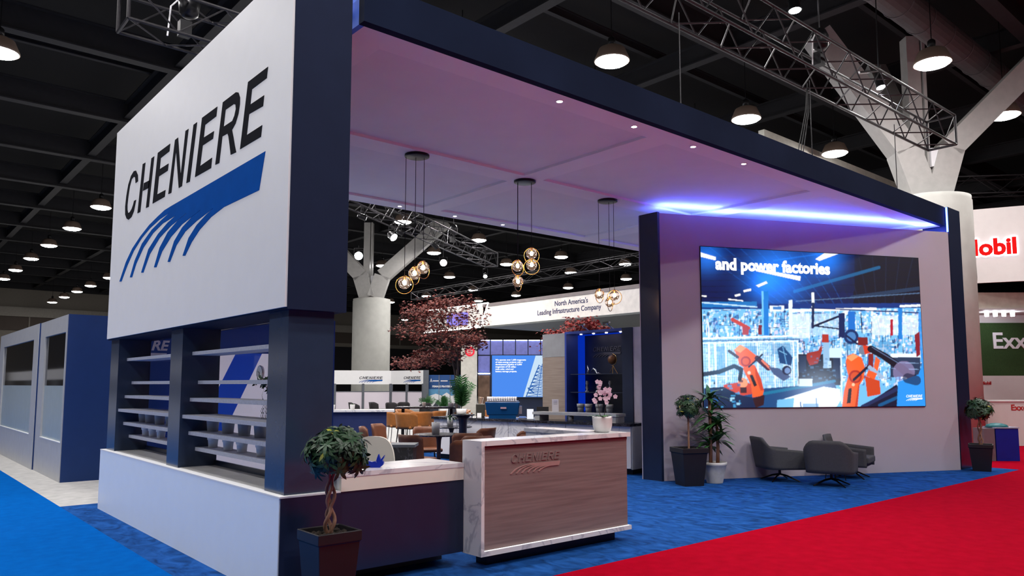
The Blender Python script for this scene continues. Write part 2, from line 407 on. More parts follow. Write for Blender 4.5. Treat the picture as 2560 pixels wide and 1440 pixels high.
def small_pot(label, loc, m, plant, group, h=.115, r=.055, ribbed=False):
    t = thing('potted_succulent', label, 'plant', loc, group=group); x, y, z = loc
    pf = [(r*.78, 0), (r*.86, h*.45), (r*.9, h*.62), (r*1.02, h*.64), (r*1.05, h), (r*.92, h), (r*.9, h*.85)] if ribbed else [(r*.82, 0), (r, h*.92), (r*1.04, h), (r*.92, h), (r*.9, h*.85)]
    MB().lathe(pf, loc, 18).build('pot', m, t, True)
    b = MB().lathe([(.001, h*.86), (r*.9, h*.86)], loc, 14, False).build('soil', soil, t)
    if plant:
        b = MB(); rr = random.Random(str(loc))
        for k in range(20):
            a = rr.uniform(0, 2*PI); e = rr.uniform(.3, 1.3)
            d = Vector((math.cos(a)*math.cos(e), math.sin(a)*math.cos(e), math.sin(e)))
            b.leafq((x, y, z+h*.86), d, (d.cross(Vector((0, 0, 1)))).cross(d) if e < 1.5 else (1, 0, 0), plant*rr.uniform(.6, 1), plant*.34, .3, 2)
        b.build('leaves', leaf2, t)
    return t
ordn = ['first', 'second', 'third', 'fourth', 'fifth', 'sixth', 'seventh', 'eighth', 'ninth', 'tenth']
for k, y in enumerate((7.83, 7.41, 7.0, 6.62)):
    small_pot('grey pot on the second-lowest shelf of the right bay, %s from the left' % ordn[k], (2.735, y, 1.127), potg, .05 if k != 1 else .03, 'grey pots in the right shelf bay', .125, .062)
for k, y in enumerate((7.85, 7.43, 7.08, 6.62)):
    small_pot('white pot on the lowest shelf of the right bay, %s from the left' % ordn[k], (2.75, y, .964), potw, .03, 'white pots in the right shelf bay', .125, .055, True)
for k, y in enumerate((10.30, 10.02, 9.62, 9.2)):
    small_pot('grey pot on the second-lowest shelf of the left bay, %s from the left' % ordn[k], (2.735, y, 1.127), potg, .09 if k == 2 else .03, 'grey pots in the left shelf bay', .125, .062)
for k, y in enumerate((10.22, 9.93, 9.6)):
    small_pot('white pot on the lowest shelf of the left bay, %s from the left' % ordn[k], (2.75, y, .964), potw, .03, 'white pots in the left shelf bay', .12, .055, True)
# leafy spray and wire ornament seen through the right bay
t = thing('leafy_branch', 'dark leafy sprig in a glass vase on a shelf of the right bay', 'plant', (2.75, 6.56, 1.465))
MB().lathe([(.03, 0), (.038, .04), (.022, .09), (.026, .11)], (2.75, 6.56, 1.465), 14).build('vase', glassc, t, True)
b = MB(); st_ = MB()
for k in range(5):
    a = -1.2+k*.45; pts = [Vector((2.75, 6.56, 1.55))+Vector((.01, math.sin(a)*.26*i/5+ .12*(i/5)**2, math.cos(a)*.20*i/5-.10*(i/5)**2)) for i in range(6)]
    st_.tube(pts, .003, 5)
    for i in range(1, 6):
        for q in range(5):
            d = Vector((rnd.uniform(-.5, .5), rnd.uniform(-1, 1), rnd.uniform(-1, 1))); b.leafq(pts[i]+d*.01, d, (1, .2, .1), .042, .026, .2, 2)
st_.build('stem', bark, t); b.build('leaves', leaf, t)
t = thing('wire_ornament', 'black wire succulent ornament on the middle shelf of the right bay', 'ornament', (2.76, 6.60, 1.295))
b = MB()
for z, n, rr in ((0, 5, .05), (.045, 5, .042), (.085, 3, .035), (.12, 2, .03)):
    for k in range(n):
        o = (k-(n-1)/2)*.034
        b.tube([(2.76, 6.60+o, 1.295+z), (2.76, 6.60+o-.024, 1.295+z+rr*.5), (2.76, 6.60+o*1.05, 1.295+z+rr*1.1), (2.76, 6.60+o+.024, 1.295+z+rr*.5), (2.76, 6.60+o, 1.295+z)], .0018, 5)
b.build('wire', blackm, t)
for k, y in enumerate((6.82, 6.42)):
    t = thing('round_clock', 'small round pale clock on the second shelf, %s of the two' % ('left' if k == 0 else 'right'), 'clock', (2.80, y, 1.641), group='clocks on the second shelf')
    ax = (Vector((0, 1, 0)), Vector((0, 0, 1)), Vector((1, 0, 0)))
    MB().lathe([(.062, 0), (.066, .012), (.062, .02)], (2.79, y, 1.708), 28, True, ax).build('face', paper, t)
    MB().torus((2.79, y, 1.708), .064, .005, (0, 1, 0), (0, 0, 1)).build('rim', chrome, t, True)
    MB().tube([(2.786, y+.03, 1.72), (2.786, y, 1.708), (2.786, y+.005, 1.67)], .0025, 5).build('hands', blackm, t)
    part('foot', t, chrome, (2.785, 2.81, y-.03, y+.03, 1.641, 1.647))

# partition behind the shelves with blue and white graphics
bw = thing('graphic_partition', 'partition behind the shelves with blue stripe and white graphics', 'partition', (4.2, 11.08, 0))
part('panel', bw, glow_print('graphic_blue', (.003, .022, .13), .15), (2.95, 5.75, 11.06, 11.14, 0, 2.62))
MB().prism([(3.55, .25), (4.9, .25), (5.7, .25), (5.7, 2.06), (3.55, 2.06)], (0, 11.06, 0), (1, 0, 0), (0, 0, 1), (0, -1, 0), .004).build('white_graphic', glow_print('graphic_white', (.62, .58, .66), .28), bw)
MB().prism([(3.62, .9), (4.02, .9), (4.55, 2.06), (4.16, 2.06)], (0, 11.056, 0), (1, 0, 0), (0, 0, 1), (0, -1, 0), .004).build('blue_stripe', glow_print('graphic_stripe', (.004, .04, .34), .28), bw)
text('partition_lettering', bw, 'RE', .19, (3.20, 11.055, 2.07), (1, 0, 0), (0, 0, 1), signw, .002, 'RIGHT', .006, .25)
MB().prism([(2.96, 0), (3.16, 0), (3.2, .07), (2.96, .07)], (0, 11.055, 1.96), (1, 0, 0), (0, 0, 1), (0, -1, 0), .003).build('underline', signw, bw)
part('led_tube', bw, e_lednk, (3.36, 3.39, 11.03, 11.06, .85, 1.55))

# ================================================================== canopy
cp = thing('canopy', 'large white ceiling canopy with deep navy front fascia', 'canopy', (9.4, 8.3, 4.667))
part('fascia', cp, mat('fascia_navy', (.010, .016, .038), .85, var=.15, scale=1.2, spec=.05), (3.05, 15.78, 5.47, 5.56, 4.667, 5.04))
part('back_board', cp, offw, (3.05, 15.78, 11.08, 11.16, 4.667, 5.0))
part('end_board', cp, mat('end_board_led_tint', (.03, .16, .80), .6), (3.05, 3.10, 5.56, 11.08, 4.667, 5.03)); part('end_board', cp, offw, (15.73, 15.78, 5.56, 11.08, 4.667, 5.0))  # left board is white; the blue LED light is put into its colour
XB = ((3.43, 7.25), (7.63, 11.32), (11.76, 15.4)); YB = ((5.86, 8.16), (8.55, 10.83))
b = MB()
b.box(3.10, 15.73, 5.56, 5.86, 4.667, 4.71); b.box(3.10, 15.73, 8.16, 8.55, 4.667, 4.71); b.box(3.10, 15.73, 10.83, 11.08, 4.667, 4.71)
for y0, y1 in YB:
    for x0, x1 in ((3.10, 3.43), (7.25, 7.63), (11.32, 11.76), (15.4, 15.73)): b.box(x0, x1, y0, y1, 4.667, 4.71)
b.build('soffit_frame', offw, cp)
sp = mat('soffit_panel_white', (.86, .85, .87), .8, var=.02, scale=2)
for x0, x1 in XB:
    for y0, y1 in YB: part('soffit_panel', cp, sp, (x0, x1, y0, y1, 4.705, 4.73))
part('led_strip', cp, e_ledgap, (3.0, 3.012, 5.75, 11.0, 4.93, 4.945))

for k, (x, y, l) in enumerate([(5.58, 5.70, 'front edge'), (6.82, 5.70, 'front edge'), (7.99, 5.70, 'front edge'), (9.16, 5.70, 'front edge'), (6.88, 10.98, 'rear edge'), (8.06, 10.98, 'rear edge'), (9.2, 10.98, 'rear edge')]):
    n = k if k < 4 else k-4
    t = thing('downlight', 'tiny lit downlight in the canopy %s, %s from the left' % (l, ordn[n]), 'light', (x, y, 4.667), group='downlights in the canopy')
    MB().torus((x, y, 4.664), .038, .006, (1, 0, 0), (0, 1, 0)).build('trim_ring', white, t, True)
    MB().lathe([(.001, 0), (.03, 0)], (x, y, 4.661), 16, False).build('lens', e_down, t)
    beam_light(t, (x, y, 4.65), (0, 0, -1), 110, 95, (1, .9, .82), .03)

# ------------------------------------------------------------------ pendants
PD = [('left', (5.48, 8.33), [(-.143, 2.93, 0), (-.015, 3.06, 1), (.094, 3.14, 2)]),
      ('middle', (7.44, 8.36), [(-.11, 3.36, 3), (.10, 3.55, 4), (.10, 3.375, 0), (-.105, 3.13, 1)]),
      ('right', (9.29, 8.36), [(-.15, 3.09, 2), (.092, 3.06, 0), (.02, 2.95, 1)])]
for nm, (cx, cy), gl in PD:
    t = thing('pendant_cluster', 'brass-ringed glass globe pendant cluster, %s of three below the canopy' % nm, 'pendant light', (cx, cy, 4.667), group='globe pendant clusters')
    MB().lathe([(.01, 0), (.165, -.002), (.165, -.03), (.15, -.036), (.01, -.036)], (cx, cy, 4.667), 32).build('ceiling_plate', blackm, t, True)
    for s, z, o in gl:
        p = Vector((cx, cy, z))+RT*s+FW*(.03*((o % 3)-1))
        MB().tube([(p.x, p.y, 4.63), (p.x, p.y, z+.09)], .004, 6).build('cord', blackm, t)
        g = MB().sphere(p, .082, 20).build('globe', smoke, t, True)
        MB().sphere(p+Vector((0, 0, .005)), .026, 12, 1.3).build('bulb', e_bulb, g, True)
        MB().lathe([(.016, .03), (.018, .085), (.03, .09), (.012, .10)], p, 14).build('socket', brass, g, True)
        a = (0, 1.1, .9, .7, .2)[o]
        MB().torus(p-Vector((0, 0, .028)), .118, .0055, RT*math.cos(a)+FW*math.sin(a), Vector((0, 0, 1)), 36, 8).build('ring', brass, t, True)

# ================================================================== right pillar and the angled screen wall
rp = thing('end_pillar', 'slim full-height navy end pillar right of the screen wall', 'pillar', (16.1, 5.45, 0))
part('shaft', rp, navy, (15.83, 16.44, 5.425, 5.9, 0, 5.04)); part('led_strip', rp, e_ledgap, (15.815, 15.83, 5.432, 5.46, 4.55, 5.03))
WA = Vector((10.19, 7.995, 0)); WB = Vector((15.72, 5.405, 0)); WD = (WB-WA).normalized(); WN = Vector((WD.y, -WD.x, 0))   # WN points at the visitor
swt = thing('screen_wall', 'angled lilac-white wall carrying the giant video screen', 'wall', (12.9, 6.7, 0))
poly = [(10.19, 7.995), (15.72, 5.405), (15.80, 5.56), (15.80, 5.95), (10.36, 8.36), (10.19, 8.38)]
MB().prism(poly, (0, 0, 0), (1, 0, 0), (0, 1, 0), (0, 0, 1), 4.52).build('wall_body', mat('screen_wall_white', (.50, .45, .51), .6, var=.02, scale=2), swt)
part('end_fin', swt, navy, (10.13, 10.185, 7.99, 8.39, 0, 4.535))
part('edge_trim', swt, lilac, (10.125, 10.14, 8.385, 8.40, 0, 4.53))
b = MB(); q0 = WA-WN*.16+WD*.05; q1 = WB-WN*.10-WD*.25
b.obox((q0+q1)/2+Vector((0, 0, 4.528)), ((q1-q0).length, .03, .014), (WD, WN*-1, Vector((0, 0, 1)))); b.build('led_strip', e_led, swt)

# the video picture is painted into a fine grid of coloured pixels
def picture(nx, ny):
    rs = np.random.RandomState(5)
    src = np.array([(105, 52), (1880, 158), (1937, 1358), (122, 1362)], float); dst = np.array([(0, 1), (1, 1), (1, 0), (0, 0)], float)
    A = []; B = []
    for (x, y), (u, v) in zip(src, dst):
        A += [[x, y, 1, 0, 0, 0, -u*x, -u*y], [0, 0, 0, x, y, 1, -v*x, -v*y]]; B += [u, v]
    h = np.append(np.linalg.solve(np.array(A), np.array(B)), 1).reshape(3, 3); hi = np.linalg.inv(h)
    U, V = np.meshgrid(np.linspace(0, 1, nx), np.linspace(0, 1, ny))
    P = np.stack([U, V, np.ones_like(U)], -1) @ hi.T; X = P[..., 0]/P[..., 2]; Y = P[..., 1]/P[..., 2]     # photo-crop coordinates of every pixel
    img = np.zeros((ny, nx, 3))
    def C(c): return (np.array(c, float)/255)**2.2
    def poly(pts, c, a=1):
        pts = np.array(pts, float); ins = np.zeros(X.shape, bool); j = len(pts)-1
        for i in range(len(pts)):
            xi, yi = pts[i]; xj, yj = pts[j]
            ins ^= ((yi > Y) != (yj > Y)) & (X < (xj-xi)*(Y-yi)/((yj-yi) or 1e-9)+xi); j = i
        img[ins] = img[ins]*(1-a)+C(c)*a
    def line(p, q, w, c, a=1):
        d = np.array(q, float)-p; L = d @ d; t = np.clip(((X-p[0])*d[0]+(Y-p[1])*d[1])/L, 0, 1)
        m = np.hypot(X-p[0]-t*d[0], Y-p[1]-t*d[1]) < w/2; img[m] = img[m]*(1-a)+C(c)*a
    def disc(p, r, c, a=1):
        m = np.hypot(X-p[0], Y-p[1]) < r; img[m] = img[m]*(1-a)+C(c)*a
    def glow(p, r, c, s):
        g = np.exp(-((X-p[0])**2+(Y-p[1])**2)/(2*r*r))*s; img[:] = img+g[..., None]*C(c)
    def rc(x0, y0, x1, y1, c, a=1):
        m = (X > x0) & (X < x1) & (Y > y0) & (Y < y1); img[m] = img[m]*(1-a)+C(c)*a
    img[:] = C((6, 26, 74)); rc(1350, 0, 2000, 520, (10, 14, 30)); rc(1100, 0, 1360, 420, (6, 24, 62))
    for k in range(16): line((60+k*120, 60), (700+k*70, 520), 8, (16, 62, 130) if k < 9 else (22, 34, 58), .7)
    for k in range(9): line((60, 150+k*45), (2000, 60+k*62), 6, (4, 12, 40), .8)
    line((870, 420), (1560, 230), 26, (24, 92, 140), .8); line((700, 170), (1500, 60), 12, (22, 86, 170), .6)
    line((1340, 470), (1900, 400), 30, (40, 62, 92), .7); line((880, 500), (1890, 440), 8, (90, 120, 160), .7)
    glow((720, 290), 150, (40, 130, 255), .9); glow((1130, 160), 90, (40, 130, 255), .8); glow((160, 140), 80, (40, 130, 255), .6); glow((620, 350), 70, (40, 120, 255), .6)
    for pts in ([(105, 100), (228, 138), (228, 165), (105, 135)], [(1040, 160), (1115, 112), (1228, 118), (1075, 174)], [(520, 228), (920, 298), (915, 334), (560, 254)], [(555, 370), (638, 336), (650, 352), (575, 384)],
                [(450, 408), (515, 394), (515, 412), (455, 424)], [(378, 446), (425, 434), (428, 450), (385, 460)], [(110, 446), (150, 450), (150, 460), (110, 456)], [(325, 475), (448, 490), (448, 498), (325, 484)]): poly(pts, (255, 255, 255))
    # busy bright band of the plant hall
    rc(100, 540, 1960, 1380, (110, 182, 236)); rc(100, 520, 1960, 560, (10, 50, 120))
    for k in range(2600):
        x = rs.uniform(110, 1910); y = rs.uniform(560, 1180)
        c = [(250, 252, 255), (250, 252, 255), (225, 240, 255), (170, 215, 250), (70, 150, 215), (24, 80, 160), (214, 205, 238), (12, 34, 84)][rs.randint(8)]
        rc(x, y, x+rs.uniform(4, 26), y+rs.uniform(4, 34), c, .75)
    for k in range(260):
        x = rs.uniform(110, 1910); y = rs.uniform(560, 1100); h_ = rs.uniform(30, 130); c = [(10, 30, 74), (250, 252, 255), (30, 96, 170), (16, 50, 110)][rs.randint(4)]
        (rc(x, y, x+rs.uniform(3, 8), y+h_, c, .85) if k % 3 else rc(x, y, x+h_, y+rs.uniform(3, 7), c, .85))
    rc(110, 500, 560, 545, (30, 110, 180)); line((112, 505), (560, 545), 10, (190, 225, 255)); line((850, 575), (1530, 565), 20, (255, 255, 255)); line((1735, 545), (1895, 540), 18, (240, 250, 255))
    line((1000, 555), (1890, 600), 10, (16, 40, 100)); rc(960, 600, 1230, 780, (190, 220, 250), .55); rc(1500, 620, 1880, 780, (235, 245, 255), .6); rc(850, 600, 990, 800, (235, 245, 255), .6)
    rc(600, 415, 655, 775, (24, 118, 205)); rc(600, 415, 615, 775, (110, 190, 245)); rc(820, 490, 850, 780, (220, 238, 255)); rc(1305, 585, 1362, 740, (24, 105, 195)); rc(1716, 560, 1748, 815, (28, 120, 205))
    rc(1008, 430, 1030, 700, (235, 245, 255)); line((1020, 520), (1016, 710), 22, (20, 40, 80)); line((1030, 700), (1240, 620), 18, (12, 26, 58)); line((1030, 700), (1250, 728), 12, (12, 26, 58)); rc(1228, 598, 1278, 800, (10, 34, 84)); line((1410, 600), (1420, 760), 8, (12, 26, 58))
    rc(665, 535, 782, 580, (225, 238, 255)); rc(690, 542, 760, 566, (60, 120, 190)); rc(1650, 652, 1673, 782, (170, 30, 50))
    line((360, 645), (490, 715), 30, (190, 60, 50)); rc(440, 700, 490, 770, (170, 60, 70)); rc(570, 690, 600, 770, (120, 30, 50)); rc(1090, 770, 1146, 835, (165, 50, 40))
    # fenced cell on the left
    rc(115, 790, 890, 1210, (150, 205, 240), .5)
    for k in range(44): line((122+k*17, 835), (128+k*17, 1200), 4, (235, 245, 255), .7)
    for k in range(16): line((118, 850+k*22), (885, 848+k*22), 2.5, (40, 100, 170), .5)
    for x in (165, 215, 300, 560, 700, 855, 890): line((x, 830), (x+6, 1215), 11, (240, 248, 255))
    line((112, 797), (895, 780), 13, (245, 250, 255)); line((112, 835), (895, 822), 9, (235, 245, 255)); line((112, 818), (895, 806), 8, (30, 70, 130))
    for x0, y0, x1, y1 in ((680, 840, 830, 930), (430, 860, 560, 1000), (230, 860, 300, 1100), (1280, 800, 1370, 900), (1500, 830, 1660, 1000)): rc(x0, y0, x1, y1, (70, 140, 190), .6)
    # machinery in the middle
    rc(895, 930, 1245, 1185, (14, 24, 44)); rc(900, 940, 960, 1080, (30, 50, 80)); rc(1100, 835, 1150, 1045, (140, 180, 215)); rc(1150, 880, 1240, 960, (200, 225, 245)); rc(1180, 960, 1240, 1130, (24, 44, 76))
    poly([(965, 920), (1060, 900), (1085, 855), (1092, 900), (1055, 1005), (990, 1022), (965, 970)], (150, 44, 34)); rc(1135, 985, 1165, 1040, (180, 210, 235)); rc(1060, 1100, 1200, 1190, (10, 14, 30))
    for k in range(30): x = rs.uniform(900, 1220); y = rs.uniform(940, 1150); rc(x, y, x+rs.uniform(8, 30), y+rs.uniform(4, 18), (80, 120, 160), .6)
    rc(1650, 930, 1880, 960, (225, 238, 255)); rc(1650, 960, 1895, 1120, (40, 56, 84)); line((1660, 1000), (1880, 1010), 6, (120, 150, 190)); line((1660, 1050), (1880, 1060), 6, (120, 150, 190))
    # floor
    poly([(560, 1210), (1190, 1165), (1240, 1290), (1200, 1370), (120, 1370), (120, 1290)], (24, 70, 120)); poly([(780, 1290), (1100, 1195), (1235, 1215), (1245, 1300), (1200, 1370), (720, 1370)], (232, 242, 255))
    poly([(720, 1300), (860, 1285), (850, 1370), (715, 1370)], (110, 180, 225)); line((600, 1250), (1190, 1150), 24, (20, 110, 150)); rc(930, 1330, 1060, 1370, (120, 160, 200)); line((1040, 1290), (1045, 1360), 10, (60, 100, 150)); line((910, 1320), (915, 1365), 10, (60, 100, 150))
    rc(900, 1130, 1010, 1190, (220, 235, 250), .8)
    # left robot
    OR, OD, OL = (236, 92, 38), (168, 44, 30), (255, 150, 96)
    poly([(370, 890), (420, 848), (480, 880), (560, 945), (530, 1000), (470, 1050), (412, 1010), (398, 950)], OR); poly([(372, 890), (420, 850), (470, 876), (420, 915)], OL); disc((465, 985), 42, OD); disc((465, 985), 28, (214, 84, 40))
    poly([(440, 1040), (535, 1010), (590, 1130), (612, 1220), (600, 1265), (520, 1290), (505, 1180)], OR); poly([(540, 1015), (590, 1130), (612, 1220), (585, 1225), (545, 1110)], (196, 62, 28)); poly([(495, 1098), (520, 1092), (556, 1180), (532, 1192)], (28, 14, 18)); disc((492, 1078), 14, (245, 200, 180))
    line((330, 900), (400, 950), 24, (60, 16, 24)); line((560, 960), (650, 1040), 44, (70, 34, 58)); line((600, 980), (670, 1050), 18, (225, 120, 100)); line((490, 1030), (600, 930), 14, (34, 30, 60))
    poly([(650, 1030), (735, 1042), (832, 1112), (775, 1148), (692, 1092)], (70, 88, 128)); disc((800, 1060), 38, (34, 40, 70)); disc((806, 1062), 24, (110, 140, 190)); poly([(725, 885), (770, 858), (850, 955), (836, 1022), (742, 1000)], (22, 66, 116)); line((770, 870), (800, 1010), 8, (90, 150, 200)); line((740, 900), (800, 930), 6, (120, 180, 220))
    poly([(280, 1175), (430, 1150), (505, 1165), (515, 1250), (440, 1262), (290, 1212)], (196, 66, 46)); disc((440, 1158), 40, (250, 150, 110)); rc(420, 1195, 470, 1240, (60, 16, 20))
    line((118, 1088), (250, 1068), 36, (22, 24, 48)); line((250, 1068), (370, 1022), 34, (22, 24, 48)); line((370, 1022), (428, 1050), 34, (22, 24, 48)); line((428, 1050), (415, 1130), 32, (22, 24, 48))
    poly([(122, 1200), (280, 1190), (420, 1260), (520, 1280), (620, 1260), (610, 1330), (520, 1372), (122, 1372)], (14, 34, 70))
    for k in range(50):
        x = rs.uniform(125, 420); y = rs.uniform(1130, 1360); rc(x, y, x+rs.uniform(6, 40), y+rs.uniform(4, 30), [(60, 150, 205), (24, 80, 140), (10, 20, 50), (160, 215, 245)][rs.randint(4)], .8)
    poly([(520, 1290), (612, 1255), (610, 1340), (545, 1365)], (48, 16, 22))
    # right robot
    line((1245, 800), (1250, 1330), 14, (205, 225, 250)); disc((1330, 790), 60, (18, 46, 96)); disc((1330, 790), 38, (70, 120, 180)); line((1290, 780), (1380, 850), 16, (16, 30, 70)); rc(1385, 795, 1465, 860, (120, 34, 34)); disc((1430, 900), 40, (110, 120, 140))
    poly([(1285, 985), (1300, 945), (1345, 925), (1415, 960), (1440, 1040), (1432, 1130), (1395, 1185), (1372, 1372), (1250, 1372), (1268, 1230), (1305, 1110), (1290, 1050)], OR); poly([(1290, 960), (1345, 928), (1390, 950), (1330, 990)], OL)
    poly([(1385, 1190), (1400, 1150), (1378, 1372), (1355, 1372)], (190, 58, 26)); disc((1362, 1115), 54, OD); disc((1362, 1115), 38, (206, 76, 36)); poly([(1305, 1212), (1332, 1206), (1322, 1330), (1290, 1334)], (34, 12, 14)); disc((1345, 1180), 13, (250, 190, 150)); line((1350, 1140), (1480, 1020), 22, (30, 26, 48))
    poly([(1425, 860), (1500, 868), (1515, 915), (1440, 935)], (206, 60, 36)); rc(1470, 930, 1510, 1060, (130, 36, 34)); poly([(1530, 950), (1566, 985), (1545, 1075), (1512, 1040)], (226, 96, 50)); line((1480, 1040), (1580, 1120), 30, (150, 175, 205)); poly([(1440, 1110), (1560, 1150), (1570, 1260), (1460, 1280)], (196, 66, 32)); poly([(1470, 1060), (1540, 1090), (1520, 1140), (1450, 1110)], (226, 90, 44))
    line((1490, 890), (1600, 950), 56, (16, 16, 34)); line((1600, 950), (1740, 1050), 60, (16, 16, 34)); line((1740, 1050), (1850, 1140), 66, (16, 16, 34)); line((1500, 876), (1720, 1010), 6, (90, 110, 150))
    disc((1760, 1080), 90, (190, 170, 225), .3)
    poly([(1380, 1372), (1560, 1270), (1700, 1180), (1730, 1240), (1720, 1372)], (16, 22, 48)); line((1420, 1360), (1710, 1215), 30, (34, 44, 84)); line((1560, 1350), (1720, 1280), 26, (14, 80, 130))
    poly([(1712, 1160), (1800, 1130), (1880, 1100), (1925, 980), (1960, 950), (1960, 1380), (1700, 1380)], (40, 140, 228)); poly([(1880, 600), (1960, 560), (1960, 1000), (1910, 1040), (1885, 820)], (44, 140, 224), .9); line((1790, 1130), (1860, 1150), 80, (18, 30, 60), .8)
    poly([(1848, 780), (1890, 750), (1895, 940), (1865, 960)], (130, 30, 44))
    glow((1060, 1240), 130, (200, 225, 255), .35); glow((300, 950), 160, (150, 210, 255), .2)
    k = np.ones(3)/3; k[0] = k[2] = .2; k[1] = .6
    for ax in (0, 1): img = np.apply_along_axis(lambda a: np.convolve(np.pad(a, 1, mode='edge'), k, 'valid'), ax, img)
    return np.clip(img, 0, 1.2)
def video_screen():
    nx, ny = 560, 338
    SL = Vector((10.875, 0, 0)); u0 = (10.878-WA.x)/WD.x; u1 = (15.033-WA.x)/WD.x; z0, z1 = 1.203, 3.975
    t = thing('video_wall', 'giant LED video wall showing orange robot arms in a blue factory', 'screen', WA+WD*(u0+u1)/2+WN*.02+Vector((0, 0, z0)))
    c = WA+WD*(u0+u1)/2+WN*.012+Vector((0, 0, (z0+z1)/2))
    MB().obox(c, (u1-u0+.02, .022, z1-z0+.02), (WD, WN*-1, Vector((0, 0, 1)))).build('cabinet', blackp, t)
    img = picture(nx, ny); org = ORG[t]; o = WA+WD*u0+WN*.025+Vector((0, 0, z0))-org
    U, V = np.meshgrid(np.linspace(0, 1, nx), np.linspace(0, 1, ny))
    co = np.array(o)+U[..., None]*np.array(WD)*(u1-u0)+V[..., None]*np.array((0, 0, z1-z0))
    i = (np.arange(ny-1)[:, None]*nx+np.arange(nx-1)[None]).ravel()
    me = bpy.data.meshes.new('picture'); me.from_pydata(co.reshape(-1, 3).tolist(), [], np.stack([i, i+1, i+1+nx, i+nx], 1).tolist())
    ca = me.color_attributes.new('pixels', 'FLOAT_COLOR', 'POINT'); ca.data.foreach_set('color', np.concatenate([img.reshape(-1, 3), np.ones((nx*ny, 1))], 1).astype(np.float32).ravel())
    m, nt, bs = new_mat('led_pixels'); at = nt.nodes.new('ShaderNodeAttribute'); at.attribute_name = 'pixels'
    bs.inputs['Base Color'].default_value = (.01, .01, .01, 1); bs.inputs['Roughness'].default_value = .6
    nt.links.new(at.outputs['Color'], bs.inputs['Emission Color']); bs.inputs['Emission Strength'].default_value = .95
    me.materials.append(m); ob = bpy.data.objects.new('picture', me); COL.objects.link(ob); ob.parent = t; ORG[ob] = org
    L = u1-u0; P = lambda u, z: WA+WD*(u0+u*L)+WN*.027+Vector((0, 0, z0+z*(z1-z0)))
    text('caption', t, 'and power factories', .287, P(.062, .862), WD, (0, 0, 1), e_white, .001, 'LEFT', .013, 0, 1.0, 1.0)
    logo(t, P(.905, .035), WD, (0, 0, 1), .375, e_white, e_white, .001)
video_screen()

# ================================================================== reception counters
lc = thing('low_counter', 'low navy reception counter with pale band and marble top', 'counter', (3.6, 5.7, 0))
part('front_panel', lc, navy, (2.925, 4.135, 5.475, 5.52, .13, .757)); part('kickboard', lc, kickm, (2.925, 4.135, 5.80, 5.84, 0, .13)); part('carcass', lc, navy, (2.925, 4.135, 5.52, 5.86, .13, .75))
part('band', lc, cream, (2.925, 4.13, 5.468, 5.50, .757, .868))
part('top', lc, marble, (2.922, 4.13, 5.464, 6.0, .868, .905)); part('underside', lc, white, (2.93, 4.13, 5.5, 5.99, .75, .868))
tc_ = thing('reception_desk', 'tall marble-edged reception desk with grey wood front and raised logo', 'desk', (5.1, 5.5, 0))
YA, YBk = 5.225, 5.5
part('marble_side', tc_, marble, (4.14, 4.175, YA, YBk, .16, 1.062))
part('marble_top', tc_, marble, (4.14, 6.115, YA, YBk, 1.062, 1.105), (5.82, 6.115, YBk, 6.56, 1.062, 1.105), (5.9, 6.115, YBk, 5.62, 1.062, 1.105))
part('marble_base', tc_, marble, (4.14, 6.115, YA, YBk, .118, .16))
part('wood_front', tc_, woodm, (4.175, 6.085, YA+.028, YBk-.03, .16, 1.062))
part('shadow_gap', tc_, mat('maroon_gap', (.16, .05, .06), .5), (4.175, 6.085, YA+.024, YA+.028, 1.03, 1.062))
part('side_return', tc_, marble, (5.83, 6.085, YBk, 6.54, .118, 1.062))
part('led_strip', tc_, e_strip, (4.175, 6.085, YA+.012, YA+.018, .160, .164))
part('recessed_plinth', tc_, blackp, (4.3, 6.0, YA+.13, YBk, 0, .118))
logo(tc_, (4.49, YA+.028, .797), (1, 0, 0), (0, 0, 1), .625, woodm, mat('logo_wood_pink', (.42, .24, .22), .5), .008, .59)
# orchid
t = thing('potted_orchid', 'pink orchid in white bowl pot on the right end of the reception desk', 'plant', (5.88, 5.40, 1.105))
ox, oy, oz = 5.88, 5.40, 1.105
MB().lathe([(.06, 0), (.085, .02), (.10, .07), (.104, .14), (.106, .165), (.098, .165), (.095, .13)], (ox, oy, oz), 28).build('pot', potw, t, True)
MB().lathe([(.001, .14), (.096, .14)], (ox, oy, oz), 20, False).build('moss', soil, t)
b = MB()
for k, a in enumerate((.2, 1.5, 2.8, 4.0, 5.2)): d = Vector((math.cos(a), math.sin(a), .9)); b.leafq((ox, oy, oz+.14), d, Vector((-math.cos(a)*.6, -math.sin(a)*.6, 1)), .17, .055, .6, 4)
b.build('leaves', leaf2, t); b = MB()
for s, hh in ((-.05, .36), (.045, .335)):
    f = MB(); pts = [Vector((ox, oy, oz+.14))+RT*s*(.3+.7*min(1, i/3))+Vector((0, 0, hh*i/6)) for i in range(7)]
    pts.append(pts[-1]+RT*(.05 if s > 0 else .045)+Vector((0, 0, -.05)))
    b.tube(pts, .0035, 6)
    for k in range(12):
        c = pts[4+(k % 4)]+RT*rnd.uniform(-.035, .04)+Vector((0, 0, rnd.uniform(-.07, .03)))-FW*rnd.uniform(.0, .04)
        for q in range(5):
            a = 2*PI*q/5+.3; d = RT*math.cos(a)+Vector((0, 0, math.sin(a)))-FW*.25; f.leafq(c, d, -FW, .027, .027, .1, 3)
    f.build('flower_spray', orchid_m, t)
b.build('stem', MATS['dark_bark'], t)
